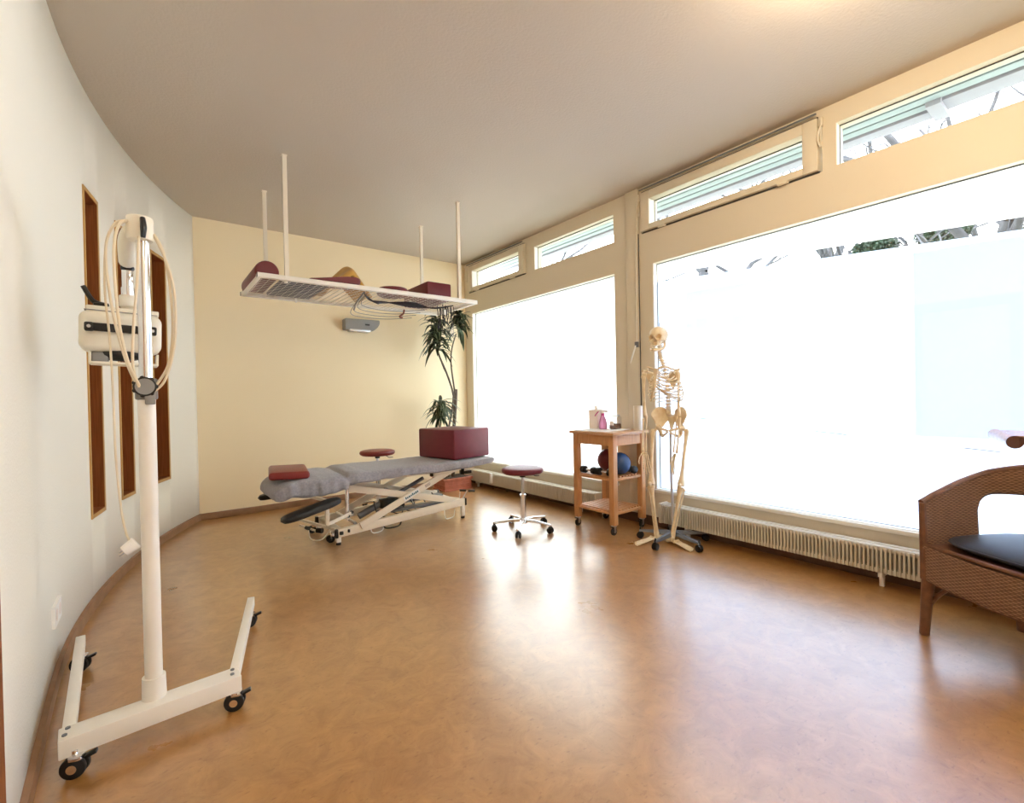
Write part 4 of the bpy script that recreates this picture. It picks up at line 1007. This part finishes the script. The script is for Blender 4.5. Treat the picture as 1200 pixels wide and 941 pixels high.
# stand
st = thing('skeleton_stand', (3.30, 2.21, 0), 'grey five-spoke wheeled stand with a pole carrying the skeleton', 'stand')
MB().tube([(3.302, 2.214, .075), (3.318, 2.236, .5), (3.322, 2.240, .90)], .011, 12).build('pole', 'steel', st)
MB().tube([(3.268, 2.288, 1.70), (3.268, 2.288, 1.755)], .004, 6).build('top_rod', 'greymet', st)
MB().cyl((3.302, 2.214, .055), (3.302, 2.214, .105), .030, .022).build('hub', 'greymet', st)
for k in range(5):
    a = math.radians(184+72*k); R = .27; d = V((math.cos(a), math.sin(a), 0)); n = V((-d.y, d.x, 0)); c = V((3.302, 2.214, 0))
    q = MB(); m_ = Matrix(((n.x, 0, d.x, c.x), (n.y, 0, d.y, c.y), (0, 1, 0, 0), (0, 0, 0, 1)))
    A_ = [c+d*.02+n*w+U*z for w, z in ((-.020, .062), (.020, .062), (.014, .096), (-.014, .096))]; B_ = [c+d*R+n*w+U*z for w, z in ((-.014, .058), (.014, .058), (.009, .072), (-.009, .072))]
    va = [q.bm.verts.new(p) for p in A_]; vb = [q.bm.verts.new(p) for p in B_]; q.bm.faces.new(va); q.bm.faces.new(vb[::-1])
    for j in range(4): q.bm.faces.new((va[j], va[(j+1) % 4], vb[(j+1) % 4], vb[j]))
    q.build('leg', 'greymet', st)
    q = MB(); e = c+d*(R-.004)
    q.cyl(e-n*.018+U*.027, e-n*.003+U*.027, .027, seg=18, bev=.003).cyl(e+n*.003+U*.027, e+n*.018+U*.027, .027, seg=18, bev=.003).cyl(e+U*.04, e+U*.088, .006)
    q.build('caster', 'rubber', st)

# ================================================================== DEVICE STAND (left foreground)
ds = thing('equipment_stand', (0, 2.13, 0), 'tall white rolling stand with chrome upper pole and H-shaped base', 'stand')
B0, B1 = V((-.232, 2.09, 0)), V((.250, 2.135, 0))
MB().beam(B0+V((-.015, 0, .098)), B1+V((.015, 0, .098)), .085, .062, .004).build('cross_bar', 'whitemet', ds)
for p, e in ((V((-.225, 2.13, .105)), V((-.262, 2.93, .105))), (V((.255, 2.17, .105)), V((.425, 2.90, .105)))):
    MB().beam(p, e, .034, .048, .003).build('side_leg', 'whitemet', ds)
for p in (V((-.205, 2.055, 0)), V((.245, 2.105, 0)), V((-.258, 2.85, 0)), V((.405, 2.83, 0))):
    q = MB()
    ax = V((.35, .94, 0))
    for s in (-1, 1): q.cyl(p+ax*s*.005+V((0, 0, .035)), p+ax*s*.020+V((0, 0, .035)), .035, seg=26, bev=.005)
    q.build('caster_wheel', 'rubber', ds)
    MB().box(p+V((.006, 0, .062)), (.040, .046, .020), rot=-.36, bev=.008).cyl(p-ax*.0235+V((0, 0, .035)), p+ax*.0235+V((0, 0, .035)), .014).cyl(p+V((0, 0, .06)), p+V((0, 0, .085)), .009).build('caster_fork', 'chrome', ds)
    MB().box(p+V((.040, -.008, .060)), (.032, .022, .010), rot=(0, -.35, -.2), bev=.003).build('brake_tab', 'black', ds)
for p in (V((-.230, 2.075, .1295)), V((-.226, 2.115, .1295)), V((.240, 2.12, .1295)), V((.245, 2.155, .1295))): MB().cyl(p, p+V((0, 0, .004)), .007, seg=10).build('screw', 'greymet', ds)
PX, PY = 0.0, 2.145
MB().cyl((PX, PY, .125), (PX, PY, .205), .037, .035).build('pole_socket', 'whitemet', ds)
MB().cyl((PX, PY, .13), (PX, PY, 1.215), .0265, seg=28).build('lower_pole', 'whitemet', ds)
MB().cyl((PX, PY, 1.20), (PX, PY, 1.78), .0205, seg=28).build('upper_pole', 'chrome', ds)
MB().box((PX, PY, 1.235), (.066, .062, .075), bev=.006).box((PX+.01, PY-.02, 1.205), (.030, .05, .05), bev=.004).build('clamp', 'grey', ds)
vd = V((-PX, -PY, 0)).normalized(); kd = V((.0, -1, 0))
kc = V((PX-.004, PY-.032, 1.243))
q = MB().cyl(kc, kc+kd*.018, .034, seg=28, bev=.003)
for k in range(7): a = 2*PI*k/7; q.ell(kc+kd*.009+V((math.cos(a)*.031, 0, math.sin(a)*.031)), (.008, .008, .008), u=10, v=6)
q.build('clamp_knob', 'black', ds)
MB().cyl(kc+kd*.0185, kc+kd*.021, .028, seg=28).build('knob_cap', 'grey', ds)
MB().cyl((PX-.006, PY, 1.762), (PX-.006, PY, 1.848), .040, seg=32, bev=.008).build('head_cap', 'plastic', ds)
MB().tube(spline([(PX+.002, PY-.040, 1.835), (PX+.004, PY-.048, 1.80), (PX+.002, PY-.044, 1.765)], 4), [.008, .010, .007], 8).build('lock_lever', 'black', ds)
# swivel arm from head to device
MB().tube(spline([(PX-.03, PY+.02, 1.80), (PX-.045, PY+.07, 1.775), (PX-.048, PY+.185, 1.725)], 5), [.026, .027, .026], 14).build('swivel_arm', 'plastic', ds)
MB().ell((PX-.048, PY+.198, 1.705), (.022, .022, .016)).build('ball_joint', 'black', ds)
MB().cyl((PX-.048, PY+.20, 1.61), (PX-.048, PY+.20, 1.70), .018, bev=.003).cyl((PX-.048, PY+.20, 1.60), (PX-.048, PY+.20, 1.630), .021).build('drop_tube', 'chrome', ds)
# treatment lamp / applicator housing: hangs on the arm
dv = thing('therapy_device', (PX-.07, PY+.15, 1.40), 'ivory electrotherapy device with a black handle hanging on the rolling stand', 'therapy device')
DC = V((-.071, 2.375, 1.455)); DR = Euler((0, .03, .03)).to_matrix().to_4x4(); DM = Matrix.Translation(DC) @ DR
def DB(name, c, size, bev, m, seg=4, parent=None): return MB().box(c, size, bev=bev, mtx=DM, seg=seg).build(name, m, parent or dv, sharp=1)
DB('housing', (0, 0, 0), (.245, .13, .150), .030, 'plastic', 5)
DB('top_tray', (.005, 0, .083), (.215, .09, .022), .004, 'plastic')
DB('seam', (0, 0, .0765), (.215, .095, .003), .001, 'grey')
hd = DB('handle', (.0, -.080, .010), (.205, .016, .030), .006, 'black')
DB('handle_mount', (-.092, -.072, .010), (.026, .035, .032), .006, 'black'); DB('handle_mount', (.092, -.072, .010), (.026, .035, .032), .006, 'black')
for sx in (-.092, .092): MB().cyl(DM @ V((sx, -.088, .010)), DM @ V((sx, -.0905, .010)), .006, seg=12).build('screw', 'steel', hd)
MB().cyl((PX-.048, PY+.20, 1.555), (PX-.048, PY+.20, 1.600), .028, seg=24, bev=.004).build('collar', 'plastic', dv)
MB().tube([DM @ V((.02, 0, .09)), V((PX-.048, PY+.20, 1.560))], .024, 16).build('neck', 'plastic', dv)
MB().tube(spline([DM @ V((-.055, -.02, .098)), DM @ V((-.085, -.02, .115)), DM @ V((-.112, -.02, .165))], 4), [.014, .008, .008], 8).box(DM @ V((-.06, -.02, .101)), (.045, .03, .012), bev=.004).build('tilt_lever', 'black', dv)
MB().cyl((PX-.02, PY+.19, 1.582), (PX+.005, PY+.175, 1.582), .008, seg=10).build('set_screw', 'black', dv)
DB('connector_block', (-.062, .0, -.098), (.05, .08, .045), .008, 'grey')
DB('lower_tray', (.01, .0, -.118), (.205, .10, .010), .004, 'plastic')
MB().ell(DM @ V((0, 0, -.080)), (.08, .055, .026)).build('applicator_dome', 'black', dv)
DB('tray_hanger', (-.090, 0, -.098), (.008, .08, .045), .002, 'plastic'); DB('tray_hanger', (.110, 0, -.098), (.008, .08, .045), .002, 'plastic')
# cable loops
cb = thing('power_cable', (PX-.05, PY, .68), 'cream power cable looped over the rolling stand with its plug dangling', 'cable')
c = MB()
def L3(pts, r=.0046): c.tube(spline(pts, 9), r, 7)
z0 = 1.825
L3([(PX-.035, PY-.01, z0), (PX-.075, PY-.03, 1.80), (PX-.10, PY-.03, 1.70), (PX-.085, PY-.045, 1.50), (PX-.055, PY-.05, 1.34), (PX-.025, PY-.045, 1.25), (PX-.005, PY-.04, 1.235)])
L3([(PX-.035, PY-.015, z0), (PX-.060, PY-.045, 1.80), (PX-.077, PY-.06, 1.70), (PX-.070, PY-.07, 1.48), (PX-.048, PY-.07, 1.33), (PX-.018, PY-.05, 1.245)])
L3([(PX+.032, PY-.01, 1.79), (PX+.065, PY-.03, 1.70), (PX+.088, PY-.04, 1.58), (PX+.085, PY-.04, 1.40), (PX+.055, PY-.04, 1.27), (PX+.02, PY-.035, 1.225)])
L3([(PX+.034, PY-.0, 1.795), (PX+.060, PY-.01, 1.73), (PX+.076, PY-.03, 1.60), (PX+.080, PY-.03, 1.45), (PX+.064, PY-.035, 1.32), (PX+.02, PY-.035, 1.235)])
L3([(PX-.01, PY-.05, 1.765), (PX-.018, PY-.055, 1.60), (PX-.030, PY-.065, 1.45), (PX-.035, PY-.055, 1.32), (PX-.02, PY-.05, 1.24)])
L3([(PX-.035, PY-.012, z0), (PX-.090, PY-.025, 1.77), (PX-.105, PY-.03, 1.60), (PX-.095, PY-.03, 1.40), (PX-.090, PY-.03, 1.20), (PX-.088, PY-.02, 1.00), (PX-.078, PY-.01, .82), (PX-.066, PY, .73), (PX-.058, PY, .705)], .0036)
c.build('cord', 'cable', cb)
pc = V((PX-.05, PY, .685)); pd = V((-.80, -.10, -.55)).normalized()
MB().cyl(pc-pd*.014, pc+pd*.030, .023, .019, seg=20, bev=.003).build('plug_body', 'white', cb)
MB().cyl(pc+pd*.028+U*.006, pc+pd*.044+U*.006, .0026, seg=8).cyl(pc+pd*.028-U*.006, pc+pd*.044-U*.006, .0026, seg=8).build('plug_pin', 'steel', cb)

# ================================================================== WICKER ARMCHAIR
th = math.radians(32); Aa = V((2.945, .605, 0)); a_ = V((math.cos(th), -math.sin(th), 0)); b_ = V((-math.sin(th), -math.cos(th), 0))
def C3(s, t, z): return Aa+a_*s+b_*t+U*z
wc = thing('wicker_armchair', C3(.27, .30, 0), 'brown wicker armchair with a dark seat cushion in front of the radiator', 'armchair')
# shell path (s depth, t width): left arm - rounded back - right arm
W_ = .60; Dp = .56
path = [(0.0, 0.0), (.10, -.004), (.22, -.006), (.34, .004), (.44, .035), (.51, .10), (.545, .19), (.555, .30), (.545, .41), (.51, .50), (.44, .565), (.34, .596), (.22, .606), (.10, .604), (0, .60)]
pp = spline([(s, t, 0) for s, t in path], 6); cum = [0]
for i in range(1, len(pp)): cum.append(cum[-1]+(pp[i]-pp[i-1]).length)
TL = cum[-1]
def at_(u):
    d = u*TL
    for i in range(1, len(pp)):
        if cum[i] >= d: f = (d-cum[i-1])/(cum[i]-cum[i-1]+1e-9); return pp[i-1].lerp(pp[i], f)
    return pp[-1]
def topz(u):
    d = min(u, 1-u)*TL; pts = [(0, .632), (.10, .672), (.23, .722), (.36, .766), (.5, .795), (.85, .84)]
    for (x0, z0_), (x1, z1_) in zip(pts, pts[1:]):
        if d <= x1: return z0_+(z1_-z0_)*(d-x0)/(x1-x0)
    return .86
ZB = .27
def inopen(u, z):
    for (u0, u1) in ((.29, .62), (TL-.62, TL-.29), (.70, TL-.70)):
        d = u*TL
        if u0 < d < u1:
            m = min(d-u0, u1-d); tz = .585+.085*min(1, math.sqrt(max(0, 1-(1-min(m, .09)/.09)**2)))
            if .455 < z < tz: return True
    return False
def shell(u, v):
    p = at_(u); z = ZB+(topz(u)-ZB)*v; out = .02*max(0, (z-.45)/.35)
    c_ = V((.25, .30, 0)); dd = (V((p.x, p.y, 0))-c_).normalized() if u*TL > .05 else V((0, -1, 0))
    return C3(p.x+dd.x*out, p.y+dd.y*out, z)
NU, NV = 150, 60
mb = MB(); mb.grid(shell, NU, NV, skip=lambda u, v: inopen(u, ZB+(topz(u)-ZB)*v), uvf=lambda u, v: (u*TL, (ZB+(topz(u)-ZB)*v)))
mb.build('wicker_shell', 'wicker', wc, mods=[('SOLIDIFY', dict(thickness=.022, offset=0))], recalc=False)
# front skirt
mb = MB(); mb.grid(lambda u, v: C3(-.012*math.sin(PI*u), W_*u, ZB-.012*math.sin(PI*u)+(.435-ZB)*v), 60, 16, uvf=lambda u, v: (u*W_, v*.165))
mb.build('front_skirt', 'wicker', wc, mods=[('SOLIDIFY', dict(thickness=.022, offset=0))], recalc=False)
# rims
q = MB().tube([shell(i/100, 1)+U*.003 for i in range(101)], .014, 8)
q.tube([C3(0, 0, ZB), C3(0, 0, .45), C3(-.004, 0, .636)], .015, 8).tube([C3(0, W_, ZB), C3(0, W_, .45), C3(-.004, W_, .636)], .015, 8)
q.tube([shell(i/100, 0) for i in range(101)], .010, 8).tube([C3(-.012*math.sin(PI*i/20), W_*i/20, .437) for i in range(21)], .010, 8).tube([C3(-.012*math.sin(PI*i/20), W_*i/20, ZB-.012*math.sin(PI*i/20)) for i in range(21)], .009, 8)
for (u0, u1) in ((.29, .62), (TL-.62, TL-.29), (.70, TL-.70)):
    pts = []
    n = 24
    for i in range(n+1):
        d = u0+(u1-u0)*i/n; m = min(d-u0, u1-d); tz = .585+.085*math.sqrt(max(0, 1-(1-min(m, .09)/.09)**2)); uu = d/TL; pts.append(shell(uu, (tz-ZB)/(topz(uu)-ZB)))
    f0, f1 = u0/TL, u1/TL
    pts = [shell(f0, (.455-ZB)/(topz(f0)-ZB)), *pts, shell(f1, (.455-ZB)/(topz(f1)-ZB))]
    q.tube(pts, .010, 7)
q.build('braided_rim', 'cane', wc)
MB().prism([(0.01, .01), (.44, .03), (.53, .15), (.545, .30), (.53, .45), (.44, .57), (.01, .59)], Matrix(((a_.x, b_.x, 0, Aa.x), (a_.y, b_.y, 0, Aa.y), (0, 0, 1, .415), (0, 0, 0, 1))), .02).build('seat_base', 'cane', wc)
for (s, t, ls, lt) in ((.012, .012, -.012, -.012), (.012, W_-.012, -.012, .012), (.45, .06, .03, -.02), (.45, W_-.06, .03, .02)):
    MB().tube([C3(s, t, .42), C3(s, t, .27), C3(s+ls*.5, t+lt*.5, .14), C3(s+ls, t+lt, .004), C3(s+ls, t+lt, 0)], [.026, .027, .023, .0205, .017], 14).build('leg', 'cane', wc)
    if ls < 0: MB().tube(spline([C3(s+.0, t, .14), C3(s+.015, t+(.03 if t < .3 else -.03), .20), C3(s+.01, t+(.09 if t < .3 else -.09), .262)], 5), .010, 8).build('corner_brace', 'cane', wc)
# cushion
mb = MB()
def cush(u, v):
    a = u*2*PI; t = v*2-1
    se = lambda q, p: math.copysign(abs(q)**p, q)
    sx = .262*se(math.cos(a), .55); sy = .272*se(math.sin(a), .62)
    k = math.cos(t*PI/2)**.45
    return C3(.268+sx*k-.012*0, .30+sy*k, .468+.030*math.sin(t*PI/2)+.006*math.sin(a*3)*0)
mb.grid(cush, 64, 18, closed_u=True); bmesh.ops.remove_doubles(mb.bm, verts=mb.bm.verts[:], dist=1e-4)
cu = mb.build('seat_cushion', 'navyc', sharp=2); tag(cu, 'dark slate seat cushion lying in the wicker armchair', 'cushion')
MB().tube([C3(.268+.262*math.copysign(abs(math.cos(a))**.55, math.cos(a)), .30+.272*math.copysign(abs(math.sin(a))**.62, math.sin(a)), .470) for a in [2*PI*i/90 for i in range(90)]], .0045, 6, closed=True).build('piping', 'navyc', cu)

# ================================================================== rolled wooden top reaching in from the right
tt = thing('tall_table', (2.03, -.05, 0), 'tall wooden table with a rolled dark-ended edge just entering at the right', 'table')
E0, E1 = V((1.880, .190, 1.030)), V((2.120, .262, 1.036)); ed = (E1-E0).normalized(); od = V((ed.y, -ed.x, 0)).normalized()
MB().tube([E0+ed*.001, E1-ed*.03, E1-ed*.012, E1], [.0175, .0172, .014, .006], 24).build('rolled_edge', 'lwood', tt)
MB().tube([E0-ed*.0015, E0+ed*.003], .0178, 24).beam(E0+od*.01+U*.006-ed*.0012, E0+od*.55+U*.006-ed*.0012, .004, .018, up=U).build('end_grain', 'dwood', tt)
mt = Matrix(((ed.x, od.x, 0, E0.x), (ed.y, od.y, 0, E0.y), (0, 0, 1, 1.031), (0, 0, 0, 1)))
MB().prism([(0, 0), (.245, 0), (.245, .56), (0, .56)], mt, .0165).build('table_top', 'lwood', tt)
for s, t in ((.04, .13), (.205, .13), (.04, .52), (.205, .52)):
    p = mt @ V((s, t, 0)); MB().tube([(p.x, p.y, 1.031), (p.x, p.y, 0)], [.017, .012], 12).build('leg', 'lwood', tt)

# ================================================================== lamps behind / above the camera
def globe(x, y, z, label, power):
    r = thing('globe_lamp', (x, y, H), label, 'ceiling lamp', 'ceiling globe lamps')
    MB().cyl((x, y, H-.02), (x, y, H), .05).cyl((x, y, z+.09), (x, y, H-.02), .008).build('lamp_stem', 'whitemet', r)
    MB().ell((x, y, z), (.10, .10, .10), u=24, v=16).build('glass_globe', 'lampglass', r)
    return r
GL = [globe(2.22, .58, 2.88, 'warm globe lamp above the armchair outside the picture', 0), globe(.9, -1.2, 2.72, 'warm globe lamp behind the camera outside the picture', 0)]

# ================================================================== light
w = bpy.data.worlds.new('sky'); scn.world = w; w.use_nodes = True
bg = w.node_tree.nodes['Background']; bg.inputs[0].default_value = (.90, .95, 1.0, 1); bg.inputs[1].default_value = 11.5

# ================================================================== camera
cam = bpy.data.cameras.new('camera'); cam.sensor_width = 36; cam.lens = 556/1200*36; cam.clip_start = .05
co = bpy.data.objects.new('camera', cam); COL.objects.link(co)
yaw = math.atan(428/556); roll = math.radians(1.13); pitch = math.radians(.5)
Fv = V((math.sin(yaw)*math.cos(pitch), math.cos(yaw)*math.cos(pitch), -math.sin(pitch))); R0 = V((math.cos(yaw), -math.sin(yaw), 0)); U0 = R0.cross(Fv)
Rv = R0*math.cos(roll)-U0*math.sin(roll); Uv = U0*math.cos(roll)+R0*math.sin(roll)
mw = Matrix((Rv, Uv, -Fv)).transposed().to_4x4(); mw.translation = (0, 0, 1.18); co.matrix_world = mw
scn.camera = co
scn.view_settings.view_transform = 'Standard'; scn.view_settings.look = 'None'; scn.view_settings.gamma = 1; scn.view_settings.use_curve_mapping = False
scn.view_settings.exposure = .0
scn.cycles.use_denoising = True
scn.cycles.max_bounces = 12; scn.cycles.diffuse_bounces = 8; scn.cycles.transparent_max_bounces = 12
scn.cycles.sample_clamp_indirect = 12
